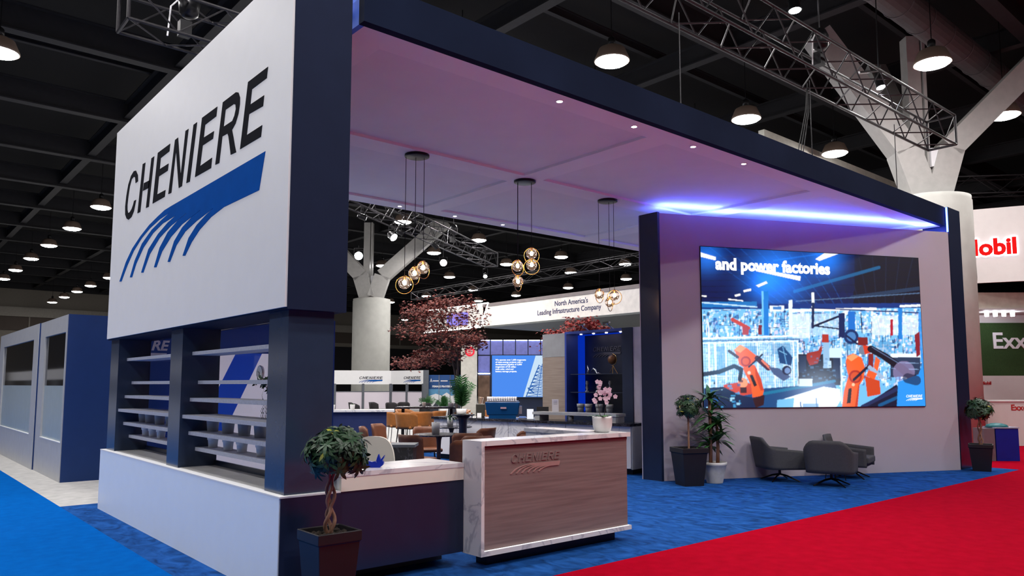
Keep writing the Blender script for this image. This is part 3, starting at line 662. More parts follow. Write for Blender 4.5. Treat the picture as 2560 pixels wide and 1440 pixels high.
# bunny
t = thing('bunny_figure', 'small cobalt-blue bunny figure on the low marble counter', 'figurine', (3.37, 5.66, .905))
bx = Vector((3.31, 5.66, .905)); bo = [(-.075, .085), (-.062, .095), (-.045, .09), (-.02, .078), (.01, .072), (.03, .078), (.05, .06), (.042, .085), (.05, .12), (.062, .168), (.075, .12), (.082, .098), (.10, .125), (.118, .155), (.112, .12), (.098, .09), (.112, .06), (.105, .035), (.085, .01), (.07, 0), (-.03, 0), (-.06, .03)]
MB().prism([(x*.9, z*.66) for x, z in bo], bx+FW*.02, RT, (0, 0, 1), FW*-1, .04).build('body', bunny_b, t, bevel=.008)

# planters by the stand: braided schefflera standards in tapered square pots
def standard_tree(label, loc, ph, pw, crown_z, cr, ctop, wide=False, lf=leaf, seed=1, braided=True, rot=0, nwh=70, llen=.11, off=Vector((0, 0, 0))):
    x, y, _ = loc; r = random.Random(seed); t = thing('potted_tree', label, 'plant', loc)
    ax = (Vector((math.cos(rot), math.sin(rot), 0)), Vector((-math.sin(rot), math.cos(rot), 0)), Vector((0, 0, 1)))
    pm = blackp
    b = MB(); c = Vector(loc)
    outer = pw/2
    vs = []; 
    prof = [(.72, 0), (.94, .86*ph), (1.0, .87*ph), (1.0, ph), (.90, ph), (.88, ph-.05)]
    for k, z in prof:
        for sx, sy in ((-1, -1), (1, -1), (1, 1), (-1, 1)): vs.append(c+ax[0]*sx*outer*k+ax[1]*sy*outer*k+Vector((0, 0, z)))
    fs = [(3, 2, 1, 0)]
    for i in range(len(prof)-1):
        for k in range(4): fs.append((i*4+k, i*4+(k+1) % 4, i*4+4+(k+1) % 4, i*4+4+k))
    b.add(vs, fs); b.build('planter', mat('planter_plastic', (.010, .009, .012), .45) if 'planter_plastic' not in MATS else MATS['planter_plastic'], t, bevel=.006)
    b = MB(); q = outer*.88; b.obox(c+Vector((0, 0, ph-.055)), (2*q, 2*q, .03), ax)
    for k in range(40): b.sphere(c+ax[0]*r.uniform(-q*.8, q*.8)+ax[1]*r.uniform(-q*.8, q*.8)+Vector((0, 0, ph-.04)), r.uniform(.012, .03), 6)
    b.build('soil', soil, t)
    z0 = ph-.04; z1 = crown_z-cr*.3
    n = 3 if braided else 1
    b = MB()
    for k in range(n):
        pts = []; rad = []
        for i in range(25):
            s = i/24; a = 2*PI*k/n+s*PI*2.2; rr = .032*abs(math.sin(s*PI*2.6))+.008 if braided else 0
            rr *= (1-.35*s); pts.append((x+math.cos(a)*rr, y+math.sin(a)*rr, z0+(z1-z0)*s)); rad.append(.015*(1-.3*s) if braided else .016)
        b.tube(pts, rad, 7)
    for k in range(14):
        a = r.uniform(0, 2*PI); e = r.uniform(-.2, 1.3); d = Vector((math.cos(a)*math.cos(e), math.sin(a)*math.cos(e), math.sin(e)*.8))
        b.tube([(x, y, z1-.02), Vector((x, y, z1))+d*cr*.4, Vector((x, y, crown_z))+d*cr*.7], [.007, .005, .003], 5)
    b.build('trunk', bark, t, True)
    b = MB()
    for k in range(nwh):
        u = r.uniform(-.75, 1); a = r.uniform(0, 2*PI); h = math.sqrt(max(0, 1-u*u)); rr = cr*r.uniform(.45, .92)
        d = Vector((h*math.cos(a), h*math.sin(a), u)); p = Vector((x, y, crown_z))+off+Vector((d.x*rr, d.y*rr, d.z*rr*(ctop/cr if cr else 1)))
        n_ = (d+Vector((r.uniform(-.4, .4), r.uniform(-.4, .4), .35))).normalized(); e1 = n_.cross(Vector((.3, .9, .1))).normalized(); e2 = n_.cross(e1)
        m = r.randint(7, 9)
        for j in range(m):
            t_ = 2*PI*j/m+r.uniform(-.15, .15); dd = e1*math.cos(t_)+e2*math.sin(t_)+n_*r.uniform(-.05, .35)
            b.k = 1 if r.random() < .02 else 0
            L = llen*r.uniform(.75, 1.1); b.leafq(p, dd, n_, L, L*.28, r.uniform(.2, .7), 4 if llen > .08 else 3)
    b.k = 0
    b.build('foliage', [lf, leaf_y], t)
    return t
standard_tree('braided umbrella tree in tapered black planter at the near counter corner', (2.62, 5.06, 0), .565, .34, 1.11, .265, .205, seed=3, rot=0, nwh=230, llen=.09, off=RT*.05)
standard_tree('ball-topped ficus in black planter beside the left edge of the screen wall', (10.10, 7.42, 0), .60, .45, 1.24, .235, .24, lf=leaf, seed=5, braided=False, rot=-.44, nwh=170, llen=.075)
standard_tree('braided umbrella tree in black planter by the far right pillar', (15.88, 5.10, 0), .50, .40, 1.14, .26, .22, seed=8, rot=.3, nwh=110)
# dracaena
t = thing('potted_dracaena', 'tall dracaena in grey-white round pot under the screen corner', 'plant', (10.64, 7.32, 0)); dx, dy = 10.64, 7.32
MB().lathe([(.125, 0), (.13, .02), (.165, .18), (.19, .29), (.20, .30), (.203, .345), (.185, .345), (.18, .30)], (dx, dy, 0), 28).build('pot', mat('weathered_pot', (.50, .50, .50), .6, var=.2), t, True)
MB().lathe([(.001, .315), (.182, .315)], (dx, dy, 0), 20, False).build('soil', bark, t)
b = MB(); f = MB(); r = random.Random(4)
for s, h, tops in ((-.06, 1.38, (.62, .85, 1.1, 1.35)), (.055, .95, (.7, .95))):
    c = Vector((dx, dy, 0))+RT*s; b.tube([c+Vector((0, 0, .3)), c+RT*.01+Vector((0, 0, h*.6)), c+Vector((0, 0, h))], [.03, .027, .022], 10)
    for z in tops:
        for k in range(26):
            a = r.uniform(0, 2*PI); e = r.uniform(.2, 1.25); d = Vector((math.cos(a)*math.cos(e), math.sin(a)*math.cos(e), math.sin(e)))
            f.leafq(c+Vector((0, 0, z+r.uniform(-.05, .05))), d, Vector((-math.cos(a)*math.sin(e), -math.sin(a)*math.sin(e), math.cos(e))), r.uniform(.24, .36), .07, r.uniform(.6, 1.1), 4)
b.build('trunk', bark, t, True); f.build('leaves', leaf2, t)

# ================================================================== lounge chairs
def lounge(label, loc, ang):
    t = thingl('lounge_chair', label, 'chair', loc, ang, 'grey swivel lounge chairs')     # faces +x
    def fn(u, v):
        a = (u-.5)*2; s = abs(a)
        if s < .42: x, y = -.30, a/.42*.19; n = (-1, 0, 0); top = .73
        elif s < .62:
            q = (s-.42)/.2; x = -.30+.16*(1-math.cos(q*PI/2)); y = (.19+.14*math.sin(q*PI/2))*(1 if a > 0 else -1); n = (-math.cos(q*PI/2), math.sin(q*PI/2)*(1 if a > 0 else -1), 0); top = .73-.17*q*q*(3-2*q)*1.0
        else:
            q = (s-.62)/.38; x = -.14+.44*q; y = .33*(1 if a > 0 else -1); n = (0, 1 if a > 0 else -1, 0); top = .56-.045*q
        z = .215+(top-.215)*v; fl = .09*v
        return (x-(fl if s < .62 else fl*(1-q)*.6), y*(1+.05*v), z), n
    MB().shell(fn, 48, 8, .045).build('shell', grey_fab, t, True)
    part('seat_cushion', t, grey_fab, (-.26, .33, -.295, .295, .27, .385), bevel=.03)
    part('seat_base', t, grey_fab, (-.25, .27, -.28, .28, .215, .27), bevel=.01)
    MB().tube([(0, 0, .10), (0, 0, .22)], .022, 12).build('column', blackm, t)
    for k in range(4):
        a = PI/4+k*PI/2; MB().tube([(0, 0, .115), (math.cos(a)*.13, math.sin(a)*.13, .09), (math.cos(a)*.33, math.sin(a)*.33, .012)], [.016, .014, .01], 8).build('leg', blackm, t)
    return t
lounge('grey swivel lounge chair nearest the potted plants, facing right', (11.74, 6.80, 0), math.radians(-36))
lounge('grey swivel lounge chair nearest the red carpet, back turned', (11.78, 5.93, 0), math.radians(18))
lounge('grey swivel lounge chair furthest right, seat cushion showing', (13.05, 6.20, 0), math.radians(-76))
t = thing('side_table', 'low round side table with thin legs among the lounge chairs', 'table', (12.45, 6.2, 0))
MB().lathe([(.2, .40), (.2, .415)], (12.45, 6.2, 0), 28).build('top', blackm, t)
for k in range(4): a = k*PI/2+.5; MB().tube([(12.45+.09*math.cos(a), 6.2+.09*math.sin(a), .40), (12.45+.16*math.cos(a), 6.2+.16*math.sin(a), 0)], .007, 6).build('leg', blackm, t)

# ================================================================== display niche and storage wall
nw = thing('display_niche', 'dark display niche outlined by blue light with wood panel at left', 'display cabinet', (11.2, 10.5, 0))
part('wood_panel', nw, ramp_mat('niche_wood', [(.25, (.20, .155, .13)), (.5, (.26, .21, .18)), (.75, (.32, .26, .225))], (3, .35, 9), 5, 8, rough=.5), (11.0, 11.6, 11.13, 11.80, .86, 2.17)); part('upper_panel', nw, mat('grey_panel', (.25, .26, .28), .6), (11.0, 11.6, 11.13, 11.80, 2.175, 2.66))
part('back_panel', nw, mat('niche_navy', (.012, .018, .045), .4), (11.55, 11.6, 9.36, 11.13, .86, 2.68))
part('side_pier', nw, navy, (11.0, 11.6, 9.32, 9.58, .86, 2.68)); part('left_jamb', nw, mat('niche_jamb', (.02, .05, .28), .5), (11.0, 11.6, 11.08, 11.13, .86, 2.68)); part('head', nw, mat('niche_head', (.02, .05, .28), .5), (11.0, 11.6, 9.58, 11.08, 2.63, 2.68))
part('base', nw, navy, (11.0, 11.6, 9.32, 11.8, 0, .86)); part('niche_floor', nw, navy, (11.0, 11.55, 9.58, 11.08, .86, 1.04))
part('led_wash', nw, e_wash, (11.34, 11.54, 11.070, 11.079, 1.05, 2.62)); part('led_wash', nw, e_wash, (11.36, 11.54, 9.59, 11.06, 2.621, 2.629))  # glowing panels stand in for the blue LED wash on jamb and head
for z in (1.435, 1.80): part('glass_shelf', nw, mat('shelf_glass', (.02, .03, .06), .15) if 'shelf_glass' not in MATS else MATS['shelf_glass'], (11.08, 11.55, 9.60, 11.05, z, z+.012))
logo(nw, (11.545, 10.85, 2.16), (0, -1, 0), (0, 0, 1), .78, mat('niche_letter', (.15, .15, .19), .3, .6), mat('niche_swoosh', (.09, .09, .12), .4, .4), .01, .72)
for k, y in enumerate((10.85, 10.5, 10.15, 9.78)):
    t = tag(MB().lathe([(.001, 0), (.022, 0), (.024, .008)], (11.2, y, 2.618), 14, False).build('niche_spotlight', e_down), 'tiny spotlight in the top of the display niche, %s from the left' % ordn[k], 'light', 'niche spotlights')
def pt(y, z): return Vector((11.25, y, z))
t = thing('desk_globe', 'bronze globe on tripod legs on the upper niche shelf', 'globe', (11.25, 10.02, 1.812))
MB().sphere(pt(10.05, 2.09), .092, 20).build('ball', mat('globe_bronze', (.13, .055, .02), .4, .3, var=.6, scale=8), t, True)
b = MB(); b.tube([pt(10.05+.115*math.sin(a), 2.09+.115*math.cos(a)) for a in [(-3.4+.26*i) for i in range(14)]], .007, 6); b.build('arm', brass, t, True)
for d in (-.12, .02, .12): MB().tube([pt(10.03, 1.97), pt(10.02+d*.9, 1.812)], .007, 6).build('leg', brass, t)
t = thing('metal_sculpture', 'small pale metal sculpture pair on the upper niche shelf', 'sculpture', (11.25, 10.6, 1.812))
MB().tube([pt(10.72, 1.812), pt(10.70, 1.90), pt(10.73, 2.0)], [.03, .02, .004], 8).build('figure', chrome, t, True); MB().tube([pt(10.62, 1.86), pt(10.56, 1.925), pt(10.49, 1.88), pt(10.46, 1.825), pt(10.36, 1.82)], [.012, .02, .026, .02, .006], 8).build('figure', chrome, t, True)
for k, y in enumerate((10.74, 10.45, 10.12)):
    t = thing('glass_trophy', 'clear hourglass trophy on the lower niche shelf, %s from the left' % ordn[k], 'trophy', (11.25, y, 1.447), group='glass trophies')
    MB().lathe([(.05, 0), (.045, .02), (.012, .04), (.035, .09), (.012, .13), (.036, .18), (.02, .21), (.03, .225)], (11.25, y, 1.447), 14).build('glass', mat('trophy_glass', (.25, .27, .32), .12, .4) if 'trophy_glass' not in MATS else MATS['trophy_glass'], t, True)
    MB().lathe([(.055, 0), (.055, .012)], (11.25, y, 1.447), 14).build('base', chrome, t)
for k, y in enumerate((10.80, 10.58, 10.29, 10.02)): small_pot('grey ribbed pot on the niche floor, %s from the left' % ordn[k], (11.12, y, 1.042), potg if k != 1 else mat('pale_pot', (.4, .4, .42), .5), .05, 'pots on the niche floor', .17, .075, True)
for k, y in enumerate((10.62, 9.95)):
    t = thing('arm_light', 'small chrome arm light on top of the display niche, %s of two' % ('left', 'right')[k], 'light', (11.1, y, 2.68))
    MB().tube([(11.2, y, 2.68), (11.15, y+.05, 2.74), (11.0, y-.02, 2.76), (10.88, y-.10, 2.80)], .012, 6).build('arm', chrome, t); MB().obox((10.85, y-.12, 2.79), (.05, .16, .03)).build('head', chrome, t)
struct('wall_storage', MB().box(11.02, 11.10, 8.1, 9.32, 0, 2.68), lilac)
struct('door_1', MB().box(10.99, 11.02, 8.55, 9.12, 0, 2.1), navy)

# ================================================================== coffee bar
cb = thing('coffee_bar', 'long marble-fronted coffee bar with black marble worktop', 'counter', (9.9, 11.3, 0))
A0 = Vector((10.36, 8.86, 0)); A1 = Vector((9.50, 13.7, 0)); AD = (A1-A0).normalized(); AN = Vector((AD.y, -AD.x, 0))      # AN points to the back
axb = (AD, AN, Vector((0, 0, 1))); L = (A1-A0).length
nP = 7
for k in range(nP):
    c = A0+AD*(L*(k+.5)/nP)+AN*.04; MB().obox(c+Vector((0, 0, .49)), (L/nP-.012, .03, .74), axb).build('marble_panel', marble, cb)
MB().obox(A0+AD*L/2+AN*.34+Vector((0, 0, .48)), (L-.02, .57, .75), axb).build('carcass', navy, cb)
MB().obox(A0+AD*L/2+AN*.36+Vector((0, 0, .05)), (L-.1, .4, .1), axb).build('plinth', blackp, cb)
MB().obox(A0+AD*L/2+AN*.31+Vector((0, 0, .882)), (L+.04, .68, .05), axb).build('worktop', dmarble, cb)
MB().obox(A0-AD*.01+AN*.33+Vector((0, 0, .48)), (.03, .58, .75), axb).build('end_panel', mat('end_grey', (.40, .42, .42), .5), cb)
t = thing('marble_ledge', 'raised grey marble ledge at the right end of the coffee bar', 'shelf', A0+AD*1+Vector((0, 0, .907)))
MB().obox(A0+AD*1.25+AN*.2+Vector((0, 0, 1.045)), (1.9, .34, .05), axb).build('slab', mat('ledge_marble', (.40, .42, .43), .35, var=.15, scale=3), t)
MB().obox(A0+AD*.45+AN*.2+Vector((0, 0, .963)), (.26, .3, .112), axb).build('support', MATS['ledge_marble'], t); MB().obox(A0+AD*2.10+AN*.2+Vector((0, 0, .963)), (.12, .3, .112), axb).build('support', MATS['ledge_marble'], t)
BT = .907
def bar(s, n, z=BT): return A0+AD*s+AN*n+Vector((0, 0, z))
# espresso machine at the bar
q = bar(3.22, .34); t = thing('espresso_machine', 'big dark blue espresso machine with cups on top', 'coffee machine', q)
VX = RT; ve = (RT, FW, Vector((0, 0, 1)))
MB().obox(q+Vector((0, 0, .20)), (.72, .42, .27), ve, .88).build('body', machine_b, t, bevel=.02)
MB().obox(q+Vector((0, 0, .035)), (.56, .36, .07), ve).build('base', machine_b, t); MB().obox(q+Vector((0, 0, .345)), (.66, .36, .02), ve).build('cup_rail', chrome, t)
MB().obox(q-FW*.212+RT*.02+Vector((0, 0, .215)), (.12, .01, .035), ve).build('name_plate', mat('plate_pink', (.5, .32, .38), .4), t); MB().obox(q+RT*.37+Vector((0, 0, .17)), (.06, .2, .16), ve).build('steam_side', chrome, t)
b0 = None
for i in range(13):
    for j in range(2):
        p = q+RT*(-.30+i*.048)+FW*(-.10+j*.14)+Vector((0, 0, .355))
        if b0 is None: b0 = tag(MB().lathe([(.014, 0), (.021, .05), (.022, .085), (.018, .085)], (0, 0, 0), 12).build('paper_cup', paper, smooth=True), '', 'cup', 'white cups on the espresso machine'); o = b0
        else: o = b0.copy(); COL.objects.link(o)
        o.location = p; o['label'] = 'white cup on top of the blue espresso machine, in the %s row' % ('front', 'back')[j]; o['group'] = 'white cups, %s row on the espresso machine' % ('front', 'back')[j]
def slab(name, label, cat, c, size, lean, m, ax=ve, extra=None):
    t = thing(name, label, cat, c); up = (ax[2]*math.cos(lean)+ax[1]*math.sin(lean)); nn = ax[0].cross(up)
    MB().obox(Vector(c)+up*size[1]/2, (size[0], size[2], size[1]), (ax[0], nn, up)).build('panel', m, t, bevel=.003)
    return t, up, nn
c = bar(2.40, .22); t, up, nn = slab('tablet_sign', 'white price-list tablet leaning on the bar right of the espresso machine', 'tablet', c, (.15, .22, .012), .25, blackp, (RT*.95+Vector((0, 0, 0)), FW, Vector((0, 0, 1))))
MB().obox(c+up*.11-nn*-.0 -FW*.012, (.13, .004, .20), (RT, FW*math.cos(.25)-Vector((0, 0, 1))*math.sin(.25), up)).build('screen', emit('tablet_glow', (.9, .92, 1), .75), t)
c = bar(2.24, .42); t, up, nn = slab('till_monitor', 'black till monitor behind the leaning tablet', 'monitor', c+Vector((0, 0, .03)), (.24, .22, .03), .15, blackp); MB().obox(c+Vector((0, 0, .015)), (.16, .14, .03), ve).build('foot', blackm, t)
c = bar(1.78, .22, 1.07); t, up, nn = slab('menu_card', 'white upright card standing on the raised marble ledge', 'card', c, (.13, .245, .006), .08, paper); 
for k in range(3): MB().obox(c+up*(.21-.03*k)-FW*.004, (.07, .003, .008), ve).build('printed_line', rock, t)
c = bar(3.76, .22); t, up, nn = slab('small_card', 'small white tent card left of the espresso machine', 'card', c, (.09, .10, .006), .35, paper)
c = bar(3.93, .45); t = thing('dark_grinder', 'dark square coffee grinder left of the espresso machine', 'grinder', c); MB().obox(c+Vector((0, 0, .14)), (.19, .2, .28), ve).build('body', mat('olive_grey', (.06, .06, .05), .4), t, bevel=.02); MB().tube([c+Vector((0, 0, .28)), c+Vector((.02, 0, .42))], [.04, .06], 14).build('hopper', smoke, t)
c = bar(2.66, .3); t = thing('silver_tray', 'small steel tray with blue cloths beside the espresso machine', 'tray', c); MB().obox(c+Vector((0, 0, .01)), (.18, .2, .02), ve).build('tray', chrome, t); MB().obox(c+Vector((0, 0, .035)), (.14, .15, .03), ve).build('cloth', mat('cloth_blue', (.12, .22, .55), .8), t)
t = thing('bar_trailing_plant', 'small dark plant in grey pot at the foot of the raised ledge', 'plant', bar(1.35, .12)); c = bar(1.35, .12)
MB().lathe([(.05, 0), (.06, .11), (.05, .11)], c, 16).build('pot', potg, t, True); b = MB()
for k in range(40): d = Vector((rnd.uniform(-1, 1), rnd.uniform(-1, 1), rnd.uniform(-.2, 1))); b.leafq(c+Vector((0, 0, .11)), d, (0, 0, 1), .10, .03, .5, 3)
b.build('leaves', leaf, t)
# palm in a white pot standing on the bar
def palm(label, c, ph, pr, fh, n, lf=leaf2, seed=2, name='potted_palm', spread=.9):
    t = thing(name, label, 'plant', c); c = Vector(c); r = random.Random(seed)
    MB().lathe([(pr*.8, 0), (pr, ph), (pr*.88, ph), (pr*.85, ph*.85)], c, 20).build('pot', potw, t, True); MB().lathe([(.001, ph*.88), (pr*.86, ph*.88)], c, 16, False).build('soil', soil, t)
    b = MB(); s = MB()
    for k in range(n):
        a = r.uniform(0, 2*PI); lean = r.uniform(.05, spread); h = fh*r.uniform(.6, 1); pts = []
        for i in range(8):
            q = i/7; pts.append(c+Vector((math.cos(a)*lean*h*.5*q**1.6, math.sin(a)*lean*h*.5*q**1.6, ph*.88+h*(q-.25*lean*q*q))))
        s.tube(pts, [.006]*4+[.003]*4, 5)
        for i in range(2, 8):
            d = (pts[i]-pts[i-1]).normalized(); sd = d.cross(Vector((math.cos(a+.4), math.sin(a+.4), .3))).normalized()
            for sg in (-1, 1):
                for o in (0, .5): b.leafq(pts[i-1].lerp(pts[i], o), sd*sg+d*.8+Vector((0, 0, -.1)), d.cross(sd), h*.28*(1-.06*i), h*.038, .4, 3)
    s.build('stem', leaf, t); b.build('fronds', lf, t); return t
palm('leafy palm in pale mint pot on the left end of the coffee bar', bar(4.42, .38), .17, .115, .78, 30, seed=11)
t = thing('glass_tumblers', 'low glass jar beside the palm pot on the bar', 'jar', bar(4.14, .36)); MB().lathe([(.05, 0), (.05, .09), (.045, .09)], bar(4.14, .36), 16).build('jar', glassc, t, True)

# ================================================================== cafe tables and chairs
def round_table(label, loc, R, h, m=dmarble, pedm=None, pr=.035, group='round cafe tables'):
    x, y = loc; t = thing('round_table', label, 'table', (x, y, 0), group=group)
    MB().lathe([(R*.96, h-.026), (R, h-.018), (R, h-.004), (R*.99, h)], (x, y, 0), 40).build('tabletop', m, t)
    pm = pedm or mat('table_brown', (.07, .035, .03), .4) if 'table_brown' not in MATS else (pedm or MATS['table_brown'])
    MB().lathe([(pr*1.8, h-.028), (pr*1.2, h-.1), (pr, h-.2), (pr, .04)][::-1], (x, y, 0), 16).build('pedestal', pm, t, True)
    MB().lathe([(.26, 0), (.26, .015), (.08, .03), (.04, .05)], (x, y, 0), 28).build('foot', blackm, t, True)
    return t
round_table('round dark cafe table nearest the reception desk', (7.62, 10.80), .43, .75)
round_table('round dark cafe table beside the coffee bar', (9.20, 12.60), .42, .75)
round_table('round dark cafe table in front of the blue bar counter', (8.55, 16.0), .46, .75)
round_table('tall round table on a thick navy post beside the coffee bar', (8.55, 11.35), .22, 1.05, dmarble, navy, .075)
round_table('round dark cafe table glimpsed behind the right half of the reception desk', (10.53, 10.50), .28, .75)
def table_pot(label, loc, h, r, lf, sz, m=potg, n=36):
    t = thing('table_plant', label, 'plant', loc); c = Vector(loc)
    MB().lathe([(r*.85, 0), (r, h), (r*.9, h), (r*.88, h*.85)], c, 16).build('pot', m, t, True); b = MB(); rr = random.Random(label)
    for k in range(n): d = Vector((rr.uniform(-1, 1), rr.uniform(-1, 1), rr.uniform(.05, 1.1))); b.leafq(c+Vector((0, 0, h*.9)), d, Vector((0, 0, 1))+d*.2, sz*rr.uniform(.6, 1), sz*.3, .5, 3)
    b.build('leaves', lf, t); return t
table_pot('tall grey pot with low sprigs on the nearest cafe table', (7.58, 10.84, .75), .20, .075, leaf, .07)
table_pot('grey pot with dark bushy plant on the table beside the coffee bar', (9.18, 12.62, .75), .18, .07, leaf, .17, n=60)
table_pot('grey pot with pale spiky plant on the table before the blue bar', (8.6, 16.05, .75), .17, .07, mat('pale_leaf', (.25, .32, .16), .5), .13)
table_pot('grey pot on the table behind the right half of the reception desk', (10.41, 10.60, .75), .11, .07, leaf, .09)
def tub_chair(label, loc, ang, m=leather, sh=.45, bh=.82, wrap=62, group='brown leather cafe chairs', name='cafe_chair', sled=False):
    t = thingl(name, label, 'chair', loc, ang, group)       # faces +x
    def fn(u, v):
        a = (u-.5)*2*math.radians(wrap); r = .25+.02*v; q = abs(u-.5)*2; top = bh-(bh-sh)*((.55*max(0, q-.45)**1.5) if wrap > 70 else .30*max(0, q-.72)**1.3*3)
        return (.02-r*math.cos(a)-.05*v, r*1.02*math.sin(a), sh-.06+(top-sh+.06)*v), (-math.cos(a), math.sin(a), 0)
    MB().shell(fn, 22, 6, .035).build('backrest', m, t, True)
    part('seat', t, m, (-.20, .245, -.215, .215, sh-.07, sh), bevel=.03)
    if sled:
        for s in (-1, 1): MB().tube([(.17, s*.16, sh-.06), (.22, s*.21, .012), (-.20, s*.21, .012), (-.15, s*.16, sh-.06)], .008, 6).build('sled_leg', blackm, t)
        MB().tube([(.205, -.19, .24), (.205, .19, .24)], .008, 6).build('footrest', blackm, t); MB().tube([(.22, -.21, .012), (.22, .21, .012)], .008, 6).build('cross_bar', blackm, t)
    else:
        for sx in (-1, 1):
            for sy in (-1, 1): MB().tube([(sx*.15, sy*.15, sh-.06), (sx*.21, sy*.21, 0)], [.014, .010], 8).build('leg', blackm, t)
    return t
ch = tub_chair('brown leather cafe chair left of the nearest cafe table, back to the desk', (6.75, 10.15, 0), math.radians(15))
def chair(x, y, a, l): dup(ch, (x, y, 0), math.radians(a), l)
chair(6.62, 8.80, 75, 'brown leather cafe chair partly hidden by the tall reception desk')
chair(7.62, 10.02, 60, 'brown leather cafe chair tucked under the near side of the nearest cafe table')
chair(7.95, 11.6, 250, 'brown leather cafe chair behind the nearest cafe table')
chair(7.35, 12.45, -30, 'dark brown leather chair at far left before the blue bar')
chair(7.98, 13.1, -60, 'brown leather chair just behind the far-left dark brown one')
chair(6.4, 11.2, 10, 'brown leather chair low at left behind the white chair')
chair(8.62, 10.95, 100, 'brown leather chair directly in front of the marble bar panels')
chair(7.30, 9.35, 60, 'lighter brown leather chair in front of the chair at the marble bar')
chair(8.05, 9.15, 90, 'brown leather chair peeking over the middle of the reception desk')
chair(8.75, 9.85, 80, 'brown leather chair beside the return of the reception desk')
sx_ = tub_chair('tan leather bar stool, leftmost at the high table', (9.75, 15.55, 0), math.radians(-20), tan, .66, .97, 88, 'tan leather bar stools', 'bar_stool', True)
for x, y, a, l in ((10.62, 16.45, -80, 'tan leather bar stool behind the leftmost one'), (9.55, 14.75, 20, 'tan leather bar stool nearest the camera at the high table'), (10.1, 15.05, 60, 'tan leather bar stool second from the near end'), (10.6, 15.25, 100, 'tan leather bar stool at the middle right of the high table'), (11.3, 15.2, 170, 'tan leather bar stool at the far right of the high table'), (11.55, 14.55, 180, 'tan leather bar stool half hidden behind the coffee bar')):
    dup(sx_, (x, y, 0), math.radians(a), l)
t = thing('high_table', 'dark rectangular high table among the tan stools', 'table', (10.75, 15.75, 0))
hx = (FW.cross(Vector((0, 0, 1))), FW, Vector((0, 0, 1)))
MB().obox((10.75, 15.75, 1.03), (1.5, .7, .04), hx).build('tabletop', dmarble, t)
for s in (-.6, .6):
    c = Vector((10.75, 15.75, 0))+hx[0]*s; MB().obox(c+Vector((0, 0, .51)), (.07, .07, 1.0), hx).build('post', blackm, t); MB().obox(c+Vector((0, 0, .012)), (.1, .55, .024), hx).build('foot', blackm, t)
def jar(label, loc, h=.12, r=.05, m=potw): return small_pot(label, loc, m, .05, 'white pots on the bar tables', h, r)
jar('white pot with small plant on the high table', (10.55, 15.6, 1.05)); jar('white bowl with pale flowers on the high table right end', (11.15, 15.3, 1.05), .10, .075)
# navy bar counter
bb = thing('navy_bar', 'navy bar counter with pale marble top at left behind the cafe', 'counter', (8.0, 14.6, 0))
c = Vector((7.95, 14.75, 0)); ab = ((RT*.985+FW*.17).normalized(), None, Vector((0, 0, 1))); ab = (ab[0], ab[2].cross(ab[0]), ab[2])
MB().obox(c+Vector((0, 0, .51)), (1.75, .6, 1.02), ab).build('body', mat('bar_navy', (.018, .03, .11), .5), bb); MB().obox(c+ab[0]*.05+Vector((0, 0, 1.04)), (1.98, .72, .04), ab).build('top', marble, bb)
for k, s in enumerate((-.86, -.38, -.26, .15)): jar('white pot on the navy bar counter, %s from the left' % ordn[k], tuple(c+ab[0]*s+ab[1]*(-.05 if k != 2 else -.2)+Vector((0, 0, 1.061))), .11, .055)
t = thing('steel_urn', 'pale steel bin on the floor beyond the right end of the navy bar', 'bin', (15.8, 26.7, 0)); MB().lathe([(.14, 0), (.16, .2), (.15, .34), (.10, .38)], (15.8, 26.7, 0), 20).build('body', mat('urn_steel', (.45, .46, .42), .4, .3), t, True)
# white desk chair and black marble block behind the low counter
t = thingl('desk_chair', 'cream rounded desk chair behind the low counter', 'chair', (3.64, 6.34, 0), math.atan2(FW.y, FW.x)+PI-.15)
ol = [(-.205, .48), (.205, .48)]+[(math.copysign(abs(math.cos(PI*i/24))**.62, math.cos(PI*i/24))*.215, .78+.32*math.sin(PI*i/24)**.75) for i in range(25)]
MB().prism(ol, (-.20, 0, 0), (0, 1, 0), (0, 0, 1), (-1, 0, 0), .03).build('backrest', cream, t, bevel=.01); part('seat', t, cream, (-.2, .22, -.22, .22, .44, .49), bevel=.02)
MB().tube([(0, 0, .06), (0, 0, .44)], .025, 10).build('column', chrome, t)
for k in range(5): a = 2*PI*k/5; MB().tube([(0, 0, .08), (.28*math.cos(a), .28*math.sin(a), .03)], .014, 6).build('leg', chrome, t)
t = thing('marble_pedestal', 'black marble pedestal behind the low counter', 'pedestal', (4.66, 7.34, 0)); c = Vector((4.66, 7.30, 0))
MB().obox(c+Vector((0, 0, .455)), (.27, .3, .91), ve).build('body', dmarble, t); MB().obox(c+Vector((0, 0, .925)), (.31, .34, .03), ve).build('top', kickm, t)

